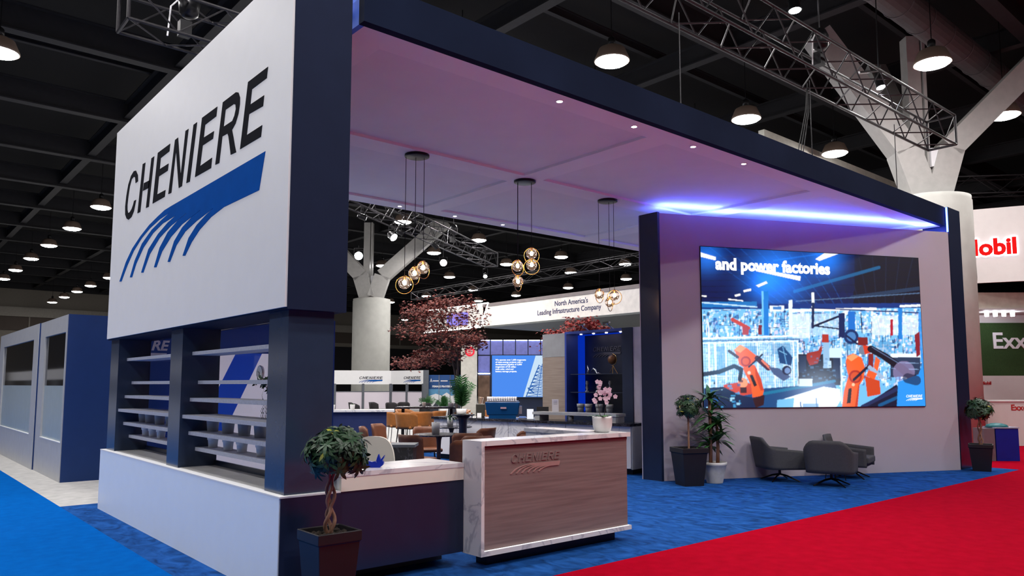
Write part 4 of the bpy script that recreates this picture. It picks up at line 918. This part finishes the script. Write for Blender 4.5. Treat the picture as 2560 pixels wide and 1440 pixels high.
# ================================================================== trees
def maple(label, base, top, cr, layers, lm, seed, n, h0):
    t = thing('maple_tree', label, 'tree', base); r = random.Random(seed); B = Vector(base); tr = MB(); lv = MB(); tips = []
    fork = B+Vector((0, 0, h0)); tr.tube([B, B+Vector((.02, .01, h0*.4)), B+Vector((-.02, .02, h0*.75)), fork], [.04, .034, .03, .026], 8)
    for k in range(11):
        l = layers[k % len(layers)]; q = r.uniform(.3, .9); a = r.uniform(0, 2*PI)
        e = B+RT*(l[0]+l[3]*q*math.cos(a))+FW*(l[1]+l[3]*.8*q*math.sin(a))+Vector((0, 0, l[2])); m = fork.lerp(e, .35)+Vector((0, 0, .1))
        tr.tube([fork-Vector((0, 0, .25*(k % 3))), m, m.lerp(e, .6)+Vector((0, 0, .1)), e], [.018, .012, .008, .003], 6); tips += [e, m.lerp(e, .65)]
    tr.build('trunk', MATS['dark_bark'], t, True)
    for k in range(n):
        if layers and r.random() < .85:
            cx, cy, cz, rx, rz = layers[r.randrange(len(layers))]; a = r.uniform(0, 2*PI); q = math.sqrt(r.random()); p = B+RT*(cx+rx*q*math.cos(a))+FW*(cy+rx*.8*q*math.sin(a))+Vector((0, 0, cz+r.gauss(0, rz)))
        else: p = tips[r.randrange(len(tips))]+Vector((r.gauss(0, .16), r.gauss(0, .16), r.gauss(0, .06)))
        yaw = r.uniform(0, 2*PI); nn = Vector((r.gauss(0, .45), r.gauss(0, .45), 1)).normalized(); s = r.uniform(.045, .085)
        for j in (-1.1, -.5, 0, .5, 1.1):
            d = Vector((math.cos(yaw+j), math.sin(yaw+j), 0)); d = (d-nn*d.dot(nn)).normalized()-Vector((0, 0, .35)); lv.leafq(p, d, nn, s*(1-.3*abs(j)), s*.24, .2, 2)
    lv.build('foliage', lm, t); return t
mt_ = maple('wide dark red maple tree behind the coffee bar', (10.45, 14.1, 0), 3.7, .9, [(-.75, 0, 3.30, .62, .12), (-.15, .1, 3.5, .62, .09), (-.05, .1, 3.15, .85, .14), (-.75, 0, 2.90, .65, .12), (-.2, 0, 2.72, .85, .12), (.25, 0, 2.6, .45, .08), (-.95, .1, 2.12, .6, .07), (-.45, .1, 2.3, .65, .08)], maple_m, 21, 4600, 1.95)
MB().lathe([(.24, 0), (.3, .45), (.27, .45), (.26, .4)], (10.45, 14.1, 0), 24).build('tub', potg, mt_, True)
maple('bright red maple crown showing above the wood panel', (12.35, 12.1, 0), 3.2, .6, [(-.35, 0, 2.72, .40, .07), (.1, 0, 2.98, .42, .08), (-.55, -.1, 2.45, .22, .12), (.4, 0, 2.85, .36, .05)], maple_r, 33, 1900, 1.7)

# ================================================================== neighbouring stands
# grey meeting pods on the left
def pod(label, y0, y1, wy0, wy1, x=2.551):
    t = thing('meeting_pod', label, 'meeting pod', (x+1.2, (y0+y1)/2, 0), group='grey meeting pods')
    b = MB(); b.box(x, x+.08, y0, wy0, .0, 2.76); b.box(x, x+.08, wy1, y1, 0, 2.76); b.box(x, x+.08, wy0, wy1, 2.475, 2.76); b.box(x, x+.08, wy0, wy1, 0, .645); b.build('front_frame', greyp, t)
    part('frosted_pane', t, frost, (x+.03, x+.045, wy0, wy1, .645, 1.58)); part('clear_pane', t, glassd, (x+.03, x+.045, wy0, wy1, 1.58, 2.475))
    part('sill', t, white, (x-.006, x+.03, wy0, wy1, .64, .652))
    part('side_wall', t, podblue, (x+.01, x+2.45, y0-.02, y0+.04, 0, 2.765)); part('rear_wall', t, greyp, (x+2.4, x+2.45, y0+.04, y1, 0, 2.76)); part('end_wall', t, greyp, (x+.08, x+2.4, y1-.05, y1, 0, 2.76)); part('roof', t, greyp, (x+.08, x+2.4, y0+.04, y1-.05, 2.70, 2.76))
pod('grey glazed meeting pod with navy side wall, nearest', 14.28, 16.72, 14.38, 16.22)
pod('grey glazed meeting pod at the left edge of the photo', 16.80, 22.0, 17.30, 21.4, 2.53)
# low stand across the bright blue aisle, seen mirrored in the pod glass
t = thing('aisle_stand', 'long low stand with white fascia across the blue aisle, left of the photo', 'stand', (-2.5, 24, 0))
part('fascia', t, signw, (-2.5, -2.4, 8, 60, 1.85, 2.38)); part('counter_front', t, white, (-2.5, -2.4, 8, 60, 0, 1.1))
for k in range(8): part('post', t, white, (-2.5, -2.4, 8.0+7.4*k, 8.06+7.4*k, 1.1, 1.85))
# ---- stand with infrastructure banner
def band(poly2, z0, z1, name, m, t): MB().prism(poly2, (0, 0, z0), (1, 0, 0), (0, 1, 0), (0, 0, 1), z1-z0).build(name, m, t)
hb = thing('hanging_banner', 'long white overhead banner with two lines of navy text', 'banner', (18.1, 18, 3.82))
part('face', hb, mat('banner_white', (.74, .70, .66), .6), (18.0, 18.06, 9, 22.65, 3.82, 4.56)); part('cap', hb, mat('banner_cap', (.20, .17, .17), .5), (17.97, 18.3, 9, 22.65, 4.56, 4.68))
part('soffit', hb, soffit_g, (18.0, 27, 9, 22.6, 3.76, 3.82))
for k, (s, y, z) in enumerate((("North America's", 18.05, 4.29), ('Leading Infrastructure Company', 18.20, 4.03))): text('banner_text', hb, s, .245, (17.997, y-.15, z), (0, -1, 0), (0, 0, 1), mat('text_navy', (.02, .02, .09), .5) if 'text_navy' not in MATS else MATS['text_navy'], .002, 'CENTER', .004, 0, .95)
g = thing('glowing_banner', 'tilted white banner edged in bright light behind the dark maple', 'banner', (18.5, 25, 3.8))
MB().prism([(22.75, 3.80), (26.6, 3.80), (26.4, 4.7), (22.3, 4.7)], (18.0, 0, 0), (0, 1, 0), (0, 0, 1), (1, 0, 0), .05).build('face', MATS['banner_white'], g)
MB().tube([(17.97, 22.30, 4.70), (17.97, 22.78, 3.80), (17.97, 26.6, 3.78)], .028, 6).build('edge_light', emit('edge_glow', (1, .98, .95), 5), g); MB().tube([(17.97, 22.30, 4.70), (17.97, 26.4, 4.70)], .022, 6).build('edge_light', MATS['edge_glow'], g)
part('screen', g, emit('banner_screen', (.30, .25, .9), .9), (17.985, 17.995, 23.6, 25.0, 3.95, 4.45))
# screen wall of that stand, square to the view
vz = Vector((0, 0, 1)); T0 = Vector((24.05, 27.95, 0))       # a point in the wall, RT runs along it
def tw(s, n, z): return T0+RT*s+FW*n+vz*z
tv_wall = thing('backlit_wall', 'backlit blue and bronze panel wall behind the coffee bar', 'wall', T0)
MB().obox(tw(1.66, .2, 1.9), (6.66, .1, 3.75), ve).build('backing', navy, tv_wall)
for k in range(7):
    s = -1.67+k*.615; MB().obox(tw(s+.28, .12, 3.40), (.57, .03, .70), ve).build('upper_panel', purple_b, tv_wall)
    MB().obox(tw(s+.28, .10, 3.755), (.55, .02, .02), ve).build('cove_light', e_strip2, tv_wall)
MB().obox(tw(-1.39, .12, 2.60), (.57, .03, .78), ve).build('upper_panel', purple_b, tv_wall)
MB().obox(tw(-1.39, .12, 1.0), (.57, .03, 2.1), ve).build('bronze_panel', bronze, tv_wall); MB().obox(tw(-1.39, .10, 2.13), (.57, .02, .05), ve).build('cove_light', e_strip2, tv_wall)
sw2 = thing('white_pier', 'white pier with a red neon ring badge beside the backlit panels', 'pier', tw(-2.1, 0, 0))
MB().obox(tw(-2.12, .1, 1.78), (.78, .3, 3.56), ve).build('body', mat('pier_white', (.6, .58, .52), .6), sw2)
MB().torus(tw(-2.08, -.07, 3.20), .21, .025, RT, vz, 28, 6).build('neon_ring', e_neon, sw2); MB().torus(tw(-2.08, -.07, 3.20), .165, .012, RT, vz, 28, 6).build('neon_ring', e_neon, sw2)
MB().tube([tw(-1.98, -.07, 3.29), tw(-2.15, -.07, 3.29), tw(-2.16, -.07, 3.20), tw(-2.03, -.07, 3.20), tw(-2.03, -.07, 3.11), tw(-2.17, -.07, 3.11)], .02, 6).build('neon_figure', e_neon, sw2)
tv = thing('wall_television', 'blue presentation screen with white text and pylon picture', 'screen', tw(.35, -.05, 1))
MB().obox(tw(.45, .04, 2.0), (2.95, .06, 2.08), ve).build('cabinet', blackp, tv); MB().obox(tw(.45, 0, 2.0), (2.9, .02, 2.02), ve).build('picture', e_tv, tv)
MB().prism([(.52, 1.0), (1.9, 1.0), (1.9, 3.0), (1.13, 3.0)], T0+FW*-.02, RT, vz, FW*-1, .006).build('pale_band', e_tv2, tv)
b = MB(); r = random.Random(2)
apex = (1.2, 2.55)
for k in range(9):
    z0 = 1.02+k*.17; hw = .60-.052*k; cx = 1.24+.022*k
    b.tube([tw(cx-hw, -.03, z0), tw(cx+hw, -.03, z0)], .014, 4); b.tube([tw(cx-hw, -.03, z0), tw(cx+hw-.036, -.03, z0+.17)], .012, 4); b.tube([tw(cx+hw, -.03, z0), tw(cx-hw+.036, -.03, z0+.17)], .012, 4)
b.tube([tw(.66, -.03, 1.0), tw(1.30, -.03, 2.55)], .03, 4); b.tube([tw(1.82, -.03, 1.0), tw(1.55, -.03, 2.55)], .03, 4); b.tube([tw(1.2, -.03, 1.0), tw(1.45, -.03, 2.6)], .02, 4); b.tube([tw(.78, -.03, 1.42), tw(1.25, -.03, 1.62), tw(.82, -.03, 1.30)], .02, 4); b.tube([tw(.74, -.03, 1.44), tw(1.05, -.03, 1.18)], .025, 4)
b.build('pylon', e_tv3, tv)
for k, s in enumerate(('We operate over 1,600 megawatts', 'of clean-energy projects with a', 'development pipeline of 3,000', 'megawatts of US utility-', 'scale solar, wind and', 'battery storage projects.')): text('screen_text', tv, s, .105, tw(-.83, -.022, 2.76-.112*k), RT, vz, e_white, .001, 'LEFT', .003)
# ---- company meeting booth at the far back
mb_ = thing('meeting_booth', 'small white frosted meeting booth with two logo fascias', 'booth', (20.2, 33.5, 0))
Q0 = Vector((18.06, 34.72, 0)); Q1 = Vector((21.15, 34.05, 0)); Q2 = Vector((21.42, 31.72, 0))
Q1 = Vector((20.9, 33.95, 0))
for (a, b_) in ((Q0, Q1), (Q1, Q2)):
    d = (b_-a).normalized(); n_ = Vector((d.y, -d.x, 0)); Lw = (b_-a).length; axw = (d, n_*-1, vz); mid = (a+b_)/2
    MB().obox(mid+vz*1.96, (Lw, .05, .70), axw).build('fascia', signw, mb_)
    MB().obox(mid+vz*.8, (Lw, .02, .86), axw).build('frosted_panel', mat('booth_frost', (.66, .60, .66), .6, var=.0) if 'booth_frost' not in MATS else MATS['booth_frost'], mb_); MB().obox(mid+vz*.18, (Lw, .04, .36), axw).build('lower_panel', greyp, mb_)
    for s in (0.01, .5, .99): MB().obox(a+d*Lw*s+vz*.82, (.12, .09, 1.64), axw).build('post', kickm, mb_)
    MB().obox(mid+vz*1.24, (Lw, .05, .04), axw).build('rail', kickm, mb_)
    if a is Q1: MB().obox(b_+RT*.12+vz*1.16, (.26, .2, 2.32), ve).build('corner_post', kickm, mb_)
    logo(mb_, a+d*Lw*(.42 if Lw > 2.6 else .40)+n_*.03+vz*1.70, d, vz, 1.25 if Lw > 2.6 else 1.2, logo_black, logo_blue, .004, 1.05)
bs = tub_chair('black upholstered chair before the white meeting booth, first from the left', (14.9, 26.6, 0), math.radians(-60), black_fab, .45, .85, 75, 'black chairs by the meeting booth', 'black_chair')
for k, (x, y) in enumerate(((15.9, 28.6), (16.7, 28.3), (16.9, 27.3), (17.6, 27.6), (17.5, 25.9))): dup(bs, (x, y, 0), math.radians(-40-30*k), 'black upholstered chair before the white meeting booth, %s from the left' % ordn[k+1])
# posters
pw_ = thing('prayer_room_posters', 'blue mountain poster wall reading female prayer', 'poster', (22.3, 31.1, 0)); PC = Vector((21.70, 31.75, 0))
def pp(s, n, z): return PC+RT*s+FW*n+vz*z
MB().obox(pp(.82, .03, 1.04), (1.74, .05, 2.08), ve).build('board', poster_b, pw_); MB().obox(pp(.82, 0, 1.20), (1.70, .01, .34), ve).build('sky', poster_l, pw_)
MB().prism([(0, 0), (1.68, 0), (1.68, 1.0), (1.45, 1.16), (1.2, 1.02), (.95, 1.2), (.7, 1.04), (.4, 1.14), (0, 1.0)], PC+FW*-.01, RT, vz, FW*-1, .004).build('snow', paper, pw_)
MB().prism([(0, 0), (1.68, 0), (1.68, .62), (1.5, .9), (1.3, .6), (1.1, .5), (.95, .92), (.7, .55), (.5, .85), (.25, .5), (0, .7)], PC+FW*-.015, RT, vz, FW*-1, .004).build('mountain', mat('mountain_dark', (.05, .055, .075), .7), pw_)
for s in (-.01, .56, 1.12): MB().obox(pp(s, -.02, 1.04), (.03, .02, 2.08), ve).build('frame_rail', chrome, pw_)
text('poster_lettering', pw_, 'FEMALE PRAYER R', .125, pp(.22, -.022, 1.46), RT, vz, paper, .002, 'LEFT', .006); MB().prism([(.10, 1.72), (.16, 1.92), (.22, 1.72), (.19, 1.72), (.16, 1.80), (.13, 1.72)], PC+FW*-.012, RT, vz, FW*-1, .004).build('emblem', paper, pw_)
for s, l in ((.24, .3), (.64, .35)): MB().obox(pp(s+l/2, -.005, 1.78), (l, .01, .05), ve).build('sponsor_line', paper, pw_)
palm('bushy potted palm in front of the left poster', pp(.05, -1.2, 0), .45, .22, .78, 34, leaf2, 5, spread=1.5); palm('bushy potted palm in front of the right poster', pp(.95, -1.6, 0), .45, .22, .74, 34, leaf2, 6, spread=1.5)
# ---- petrol company stand on the right
ex = thing('neighbour_stand', 'white neighbouring stand with moss wall and glowing red letters', 'stand', (27.5, 7.5, 0)); E0 = Vector((26.52, 8.34, 0)); EX = Vector((.743, -.669, 0)); EN = Vector((EX.y, -EX.x, 0)); EN = EN if EN.dot(FW) < 0 else EN*-1
axe = (EX, EN*-1, vz)
def ep(s, n, z): return E0+EX*s-EN*n+vz*z
EX2 = (EX*.97+FW*-.25).normalized(); ax2 = (EX2, vz.cross(EX2), vz)
def curved(z0, z1, R, off, name, m, th=.08):
    c = ep(3.2, off, 0); b = MB()
    b.shell(lambda u, v: (c+EX*R*math.sin((u-.5)*2.2)-FW*(R*math.cos((u-.5)*2.2)-R)*1+vz*(z0+(z1-z0)*v)-FW*R*0, (EX*math.sin((u-.5)*2.2)-FW*math.cos((u-.5)*2.2))), 40, 1, th); return b.build(name, m, ex, True)
EXF = (RT*.9-FW*.42).normalized(); ENF = Vector((EXF.y, -EXF.x, 0)); axf = (EXF, ENF*-1, vz)
MB().obox(E0+EXF*2.1+vz*5.95, (5.2, .1, 2.35), axf).build('fascia', pinkw, ex)
MB().obox(ep(2.2, .6, 4.3), (6.4, .06, .5), axe).build('inner_ring', mat('ring_cream', (.62, .56, .48), .6), ex); MB().obox(ep(2.2, 1.6, 4.02), (6.4, 2.2, .05), axe).build('ceiling_ring', pinkw, ex)
MB().obox(ep(2.2, 2.6, 3.87), (6.4, .08, .3), axe).build('upper_wall', pinkw, ex); MB().obox(ep(2.2, 2.5, 2.81), (6.4, .1, 1.82), axe).build('moss_wall', green_wall, ex); MB().obox(ep(2.2, 2.5, .95), (6.4, .1, 1.9), axe).build('lower_wall', pinkw, ex)
for n_, z, m, dz in ((.13, 5.60, red_txt, 0), (.075, 5.60, halo, 0)):
    text('sign_letters' if dz == 0 and m is red_txt else 'letter_halo', ex, 'Mobil', .70, E0+EXF*-.47+ENF*n_+vz*(z+.05), EXF, vz, m, .02, 'LEFT', .026 if m is red_txt else .06, 0, .98)
text('moss_letters', ex, 'ExxonMobil', .78, ep(1.80, 2.44, 2.84), EX, vz, signw, .02, 'LEFT', .012); text('wall_letters', ex, 'ExxonMobil', .15, ep(.98, 2.44, 1.60), EX, vz, mat('letter_red', (.45, .02, .02), .5), .01, 'LEFT', .004)
for k in range(4): MB().lathe([(.06, 0), (.07, .14)], ep(1.0+.28*k, 1.3, 3.84), 12).build('track_spot', e_lamp_cool, ex)
ec = thing('neighbour_counter', 'pinkish white counter with red lettering beyond the far planter', 'counter', (23.1, 6.6, 0)); c0 = Vector((22.60, 7.12, 0))
MB().obox(c0+EX*1.3+vz*.58, (2.7, .4, 1.16), axe).build('body', pinkw, ec); MB().obox(c0+EX*1.3+vz*1.17, (2.76, .46, .03), axe).build('top', signw, ec)
text('counter_letters', ec, 'ExxonMobil', .21, c0+EX*.56+EN*.205+vz*.93, EX, vz, MATS['letter_red'], .004, 'LEFT', .004)
t = thing('recycling_bin', 'cobalt blue square bin on the red carpet at far right', 'bin', (18.35, 5.35, 0)); c = Vector((18.42, 5.52, 0)); bx_ = (EX, EN*-1, vz)
MB().obox(c+vz*.34, (.47, .42, .68), bx_).build('body', bin_b, t); MB().obox(c+vz*.695, (.5, .45, .025), bx_).build('rim', mat('bin_rim', (.35, .38, .5), .4), t); MB().obox(c-EX*.36+vz*.34, (.22, .40, .68), bx_).build('side_section', mat('bin_grey', (.16, .12, .14), .5), t)
MB().lathe([(.22, 0), (.19, .05), (.10, .08), (.001, .09)], c-EX*.08+vz*.70, 20).build('lid', mat('bin_teal', (.02, .16, .18), .4), t, True)

# ================================================================== columns with steel branches
def column(label, x, y, R, H, br):
    t = thing('tree_column', label, 'column', (x, y, 0)); MB().lathe([(R, 0), (R, H-.12), (R*.985, H-.1), (R*.985, H)], (x, y, 0), 48).build('shaft', concr, t, True)
    MB().lathe([(R*.8, H), (R*.78, H+.06), (R*.3, H+.08)], (x, y, 0), 24).build('cap', steelm, t)
    for k, (a, run, w) in enumerate(br):
        d = RT*math.cos(a)+FW*math.sin(a); p0 = Vector((x, y, H+.1))+d*R*.18; p1 = Vector((x, y, H+1.35))+d*R*.55; p2 = Vector((x, y, 11.2))+d*run
        for p, q, wa in ((p0, p1, w*1.1), (p1, p2, w)):
            dd = (q-p); l = dd.length; dd.normalize(); sd = dd.cross(vz).normalized() if abs(dd.z) < .99 else RT; up = sd.cross(dd)
            MB().obox((p+q)/2, (wa, w*1.1, l), (up, sd, dd)).build('branch', steelm, t)
    pl = MB().obox(Vector((x, y, (H+11)/2))-RT*R*.28, (R*.34, R*.34, 11-H), (RT, FW, vz)).obox(Vector((x, y, (H+11)/2))-RT*R*.02, (R*.08, R*.4, 11-H), (RT, FW, vz)); pl.build('mast', steelm, t)
    MB().obox(Vector((x, y, H+1.1))-FW*R*.26+RT*R*.12, (.28, .08, .5), ve).build('junction_box', paper, t)
    return t
column('huge concrete column with steel branches behind the right end of the canopy', 21.38, 7.80, 1.02, 6.5, ((-.12, 3.9, .58), (PI-.1, 2.7, .60), (PI/2, 2.6, .5)))
column('distant concrete column with steel branches seen under the canopy', 22.2, 38.3, 1.08, 6.5, ((.1, 4.2, .8), (PI-.1, 3.8, .8)))
struct('ceiling_girder', MB().box(20.3, 30.5, 11.9, 12.1, 9.02, 9.30), mat('girder_pale', (.55, .55, .48), .6))
t = thing('cable_drop', 'thin black cable hanging down the edge of the right column', 'cable', (21.9, 6.4, 0)); b = MB(); b.tube([Vector((21.38, 7.80, z))+RT*(1.04+.05*math.sin(z*1.7))-FW*.15 for z in (.4, 1.2, 2, 2.8, 3.6, 4.4, 5.2, 6, 6.6)], .025, 6); b.build('cable', blackp, t)

# ================================================================== trusses
def truss(label, p0, p1, h=.5, wd=.5, seg=.62, name='lighting_truss', rc=.025, rb=.013):
    p0, p1 = Vector(p0), Vector(p1); t = thing(name, label, 'truss', p0); d = p1-p0; Lt = d.length; d.normalize(); s = Vector((-d.y, d.x, 0)).normalized(); up = d.cross(s); up = up if up.z > 0 else up*-1
    cor = [(-1, 0), (1, 0), (1, 1), (-1, 1)]
    P = lambda i, l: p0+d*l+s*cor[i][0]*wd/2+up*cor[i][1]*h
    for i in range(4): MB().tube([P(i, 0), P(i, Lt)], rc, 8).build('chord', trussm, t, True)
    n = max(2, int(Lt/seg)); k = 0
    for j in range(n):
        a, b_ = Lt*j/n, Lt*(j+1)/n
        for i in range(4):
            b = MB(); u, v = (i, (i+1) % 4) if j % 2 == 0 else ((i+1) % 4, i)
            b.tube([P(u, a), P(v, b_)], rb, 5); 
            if k < 96: b.build('brace', trussm, t)
            k += 1
    for l in (0, Lt):
        b = MB()
        for i in range(4): b.tube([P(i, l), P((i+1) % 4, l)], rc, 6)
        b.build('end_frame', trussm, t)
    return t
truss('long box lighting truss over the front of the canopy', (5.2, 5.85, 6.52), (16.95, 5.85, 6.56), .62, .55, .56)
truss('box truss over the rear of the canopy, showing left above the sign', (2.44, 11.05, 6.52), (15.9, 11.05, 6.52), .55, .55, .62)
truss('slanting box truss seen under the canopy beside the middle column', (9.2, 18.0, 6.55), (19.5, 24.0, 6.45), .55, .55, .5)
truss('thin distant truss crossing above the far banner', (25.9, 39.5, 6.85), (25.5, 19.5, 6.85), .45, .45, 1.0)
truss('short box truss at the right edge behind the column', (27.6, 10.3, 8.1), (33.6, 4.8, 8.3), .6, .6, .8)
for k, (x, y, z1) in enumerate(((7.95, 5.85, 6.5), (11.4, 5.85, 6.5), (14.6, 5.85, 6.5), (5.6, 11.05, 6.5), (9.6, 11.05, 6.5))):
    t = tag(MB().tube([(x, y, 5.03 if k < 3 else 5.0), (x, y, z1+.02)], .008, 6).build('suspension_cable', trussm), 'steel suspension cable holding the canopy, %s of its %s row' % (ordn[k if k < 3 else k-3], 'front' if k < 3 else 'rear'), 'cable', 'canopy cables')
t = thing('hoist_cables', 'bundle of loose black cables dropping to the canopy top', 'cable', (11.25, 5.95, 5.0)); b = MB()
for o in (-.05, .0, .05): b.tube([(11.42, 5.9, 6.5), (11.38+o, 5.9, 6.0), (11.2+o*1.5, 5.92, 5.4), (11.15+o, 5.95, 5.0)], .008, 5)
b.build('cable', blackp, t)
for nm, x, y, z, l in (('front', 12.0, 5.95, 7.25, 'black chain hoist on the front truss at upper right'), ('rear', 3.3, 11.05, 6.9, 'black chain hoist on the rear truss above the sign'), ('mid', 16.1, 22.0, 7.05, 'black chain hoist above the slanting middle truss')):
    t = thing('chain_hoist', l, 'hoist', (x, y, z)); MB().lathe([(.06, 0), (.13, .05), (.15, .22), (.10, .34), (.03, .38)], (x, y, z), 18).build('body', blackm, t, True); MB().obox((x-.05, y, z-.18), (.16, .14, .22)).build('chain_bag', blackp, t); MB().tube([(x, y, z+.38), (x, y, 12.5)], .012, 6).build('chain', trussm, t); MB().tube([(x-.1, y, z+.3), (x-.25, y, z+.1), (x-.28, y, z-.35)], .012, 6).build('cable', paper, t)
def spot(label, c, d, m, r=.10, l=.24, watts=0, angle=60):
    c = Vector(c); d = Vector(d).normalized(); a = d.cross(Vector((.1, .2, 1))).normalized(); bb_ = d.cross(a); t = thing('stage_spotlight', label, 'spotlight', c, group='stage spotlights')
    MB().lathe([(r*.5, -l), (r*.8, -l*.7), (r*.85, -.02), (r, 0)], c, 18, True, (a, bb_, d)).build('housing', blackm, t, True); MB().lathe([(.001, .004), (r*.85, .004)], c, 18, False, (a, bb_, d)).build('lens', m, t)
    MB().tube([c-d*l*.5+vz*.24, Vector((c.x, c.y, (6.62 if c.z < 6.4 else 12.5)))], .012, 6).build('hanger', blackm, t)
    if watts: beam_light(t, c+d*.02, d, watts, angle)
    MB().tube([c-d*l*.5+a*r, c-d*l*.5+a*r+vz*.25, c-d*l*.5-a*r+vz*.25, c-d*l*.5-a*r], .01, 5).build('yoke', blackm, t)
spot('glaring white spotlight in front of the distant column', (13.45, 24.2, 6.25), (-.45, -.75, -.35), e_arc, .17); spot('pale spotlight hanging below the slanting truss', (11.9, 19.3, 6.0), (.2, -.75, -.6), e_lamp, .14)
spot('small bright spotlight at the low end of the slanting truss', (18.7, 23.4, 5.9), (-.5, -.6, -.6), e_lamp_cool, .09); spot('pink-glowing round spotlight below the slanting truss', (18.5, 26.0, 6.75), (-.5, -.85, -.1), e_pink, .17)
spot('black moving-head spotlight at the upper left corner', (1.15, 9.2, 6.8), (.1, -.4, -.9), glassd, .12, .45); spot('white-lensed spotlight on an arm near the right column', (14.7, 6.1, 7.35), (-.05, -.25, -1), e_lamp_cool, .10, .3); spot('white-lensed spotlight at the top edge above the canopy', (12.9, 6.85, 8.6), (-.05, -.1, -1), e_lamp_cool, .13, .3)
for k, (x, y) in enumerate(((10.6, 18.7), (12.6, 19.9), (14.8, 21.2))):
    spot('black spotlight clamped under the slanting truss aimed at the banner, %s from the left' % ordn[k], (x, y, 6.3), (18-x, 17.0+2.2*k-y, -2.0), e_lamp, .10, .24, 230, 75)
for k, (x, y) in enumerate(((6.2, 11.3), (9.0, 11.3))):  # two spotlights added to brighten the cafe
    spot('added black spotlight on the rear truss brightening the cafe, %s of two' % ('left' if k == 0 else 'right'), (x, y, 6.35), (.6, .8, -1.2), e_lamp, .10, .24, 450, 90)
t = thing('light_arm', 'chrome outrigger arm holding a spotlight off the front truss', 'arm', (14.0, 5.9, 7.2)); MB().tube([(13.2, 5.85, 7.15), (14.7, 6.1, 7.68)], .025, 8).build('pipe', chrome, t)

# ================================================================== high-bay lamps
ax_n = {}
lens0 = None
def hb_lamp(x, y, label, group, z=9.0):
    global lens0
    if lens0 is None:
        t = thingl('high_bay_lamp', label, 'lamp', (x, y, z), 0, group)
        MB().lathe([(.41, .0), (.405, .02), (.30, .27), (.19, .33), (.10, .34)], (0, 0, 0), 24).build('reflector', shade_m, t, True)
        MB().lathe([(.385, 0), (.34, -.045), (.22, -.085), (.10, -.10), (.001, -.103)], (0, 0, -.004), 28, False).build('lens', e_lamp, t, True); MB().torus((0, 0, -.004), .395, .016, (1, 0, 0), (0, 1, 0), 28, 6).build('rim', shade_m, t, True)
        MB().lathe([(.085, .34), (.085, .52), (.05, .56)], (0, 0, 0), 14).build('ballast', blackm, t, True); MB().tube([(0, 0, .55), (0, 0, 3.5)], .012, 6).build('stem', blackm, t)
        lens0 = t; return t
    return dup(lens0, (x, y, z), 0, label, group)
rows = [('row left of the white sign', 'near to far', 7.2, (34.8, 40.5, 46.3, 51.9, 57.8, 63.2)), ('second row further left in the distance', 'near to far', 12.7, (57.8, 63.4, 68.1, 73.1, 78.4))]
for nm, _, x, ys in rows:
    for k, y in enumerate(ys): hb_lamp(x, y, 'lit high-bay lamp, %s nearest in the %s' % (ordn[k], nm), 'high-bay lamps over the left of the hall')
for x, y, l in ((12.64, 11.19, 'big lit high-bay lamp just above the canopy fascia, left of the front truss'), (18.35, 6.44, 'big lit high-bay lamp at the upper right beside the round duct'), (18.35, 11.3, 'lit high-bay lamp above the canopy under the front truss'), (23.3, 11.2, 'lit high-bay lamp low above the canopy near the right column'), (23.5, 6.5, 'high-bay lamp half hidden by the right column branch'), (1.9, 19.8, 'high-bay lamp cut by the left photo edge'),
                (23.7, 30.2, 'high-bay lamp hanging right of the slanting truss under the canopy'), (24.1, 34.8, 'high-bay lamp just right of the middle column branch'), (24.3, 40.7, 'high-bay lamp beside the mast of the distant column'), (30.4, 42.0, 'high-bay lamp below the end of the slanting truss'), (30.5, 31.1, 'high-bay lamp right of the middle pendant cluster'), (29.8, 35.2, 'high-bay lamp touching the middle pendant globes'), (35.3, 35.1, 'high-bay lamp below the one right of the middle pendant'), (35.35, 30.4, 'high-bay lamp high beside the screen wall fin'), (40.4, 34.7, 'high-bay lamp low beside the screen wall fin'), (40.74, 40.8, 'high-bay lamp above the banner text'), (41, 47.2, 'high-bay lamp above the left end of the white banner'), (41.2, 52.5, 'high-bay lamp just above the top right of the dark maple'), (35.6, 52.5, 'high-bay lamp above the top left of the dark maple'), (36.1, 46.7, 'high-bay lamp above the middle of the dark maple'), (35.8, 58.5, 'high-bay lamp right of the distant column top'), (46.9, 73.4, 'lowest and farthest high-bay lamp left of the dark maple'), (30.3, 47.3, 'high-bay lamp behind the ring of the left pendant cluster')):
    hb_lamp(x, y, l, 'high-bay lamps over the right of the hall')
for x, y in ((-9.6, 8.4), (-9.6, 14.1), (1.9, 14.1), (1.9, 8.4), (-3.9, 2.7), (-3.9, 8.4), (-3.9, 14.1), (-3.9, 19.8), (1.9, 2.7), (7.2, 0.7), (12.7, 0.7), (18.3, .7), (1.9, -3), (7.2, -5), (12.7, -5), (7.2, 23.4), (12.7, 17), (12.7, 22.7), (18.35, 17), (24, 17), (18.35, 23), (7.2, 17.3), (24, .7), (7.2, 29), (12.7, 28.4), (18.35, 29), (24, 23)):
    hb_lamp(x, y, 'lit high-bay lamp of the hall grid standing outside the photo', 'high-bay lamps outside the photo')
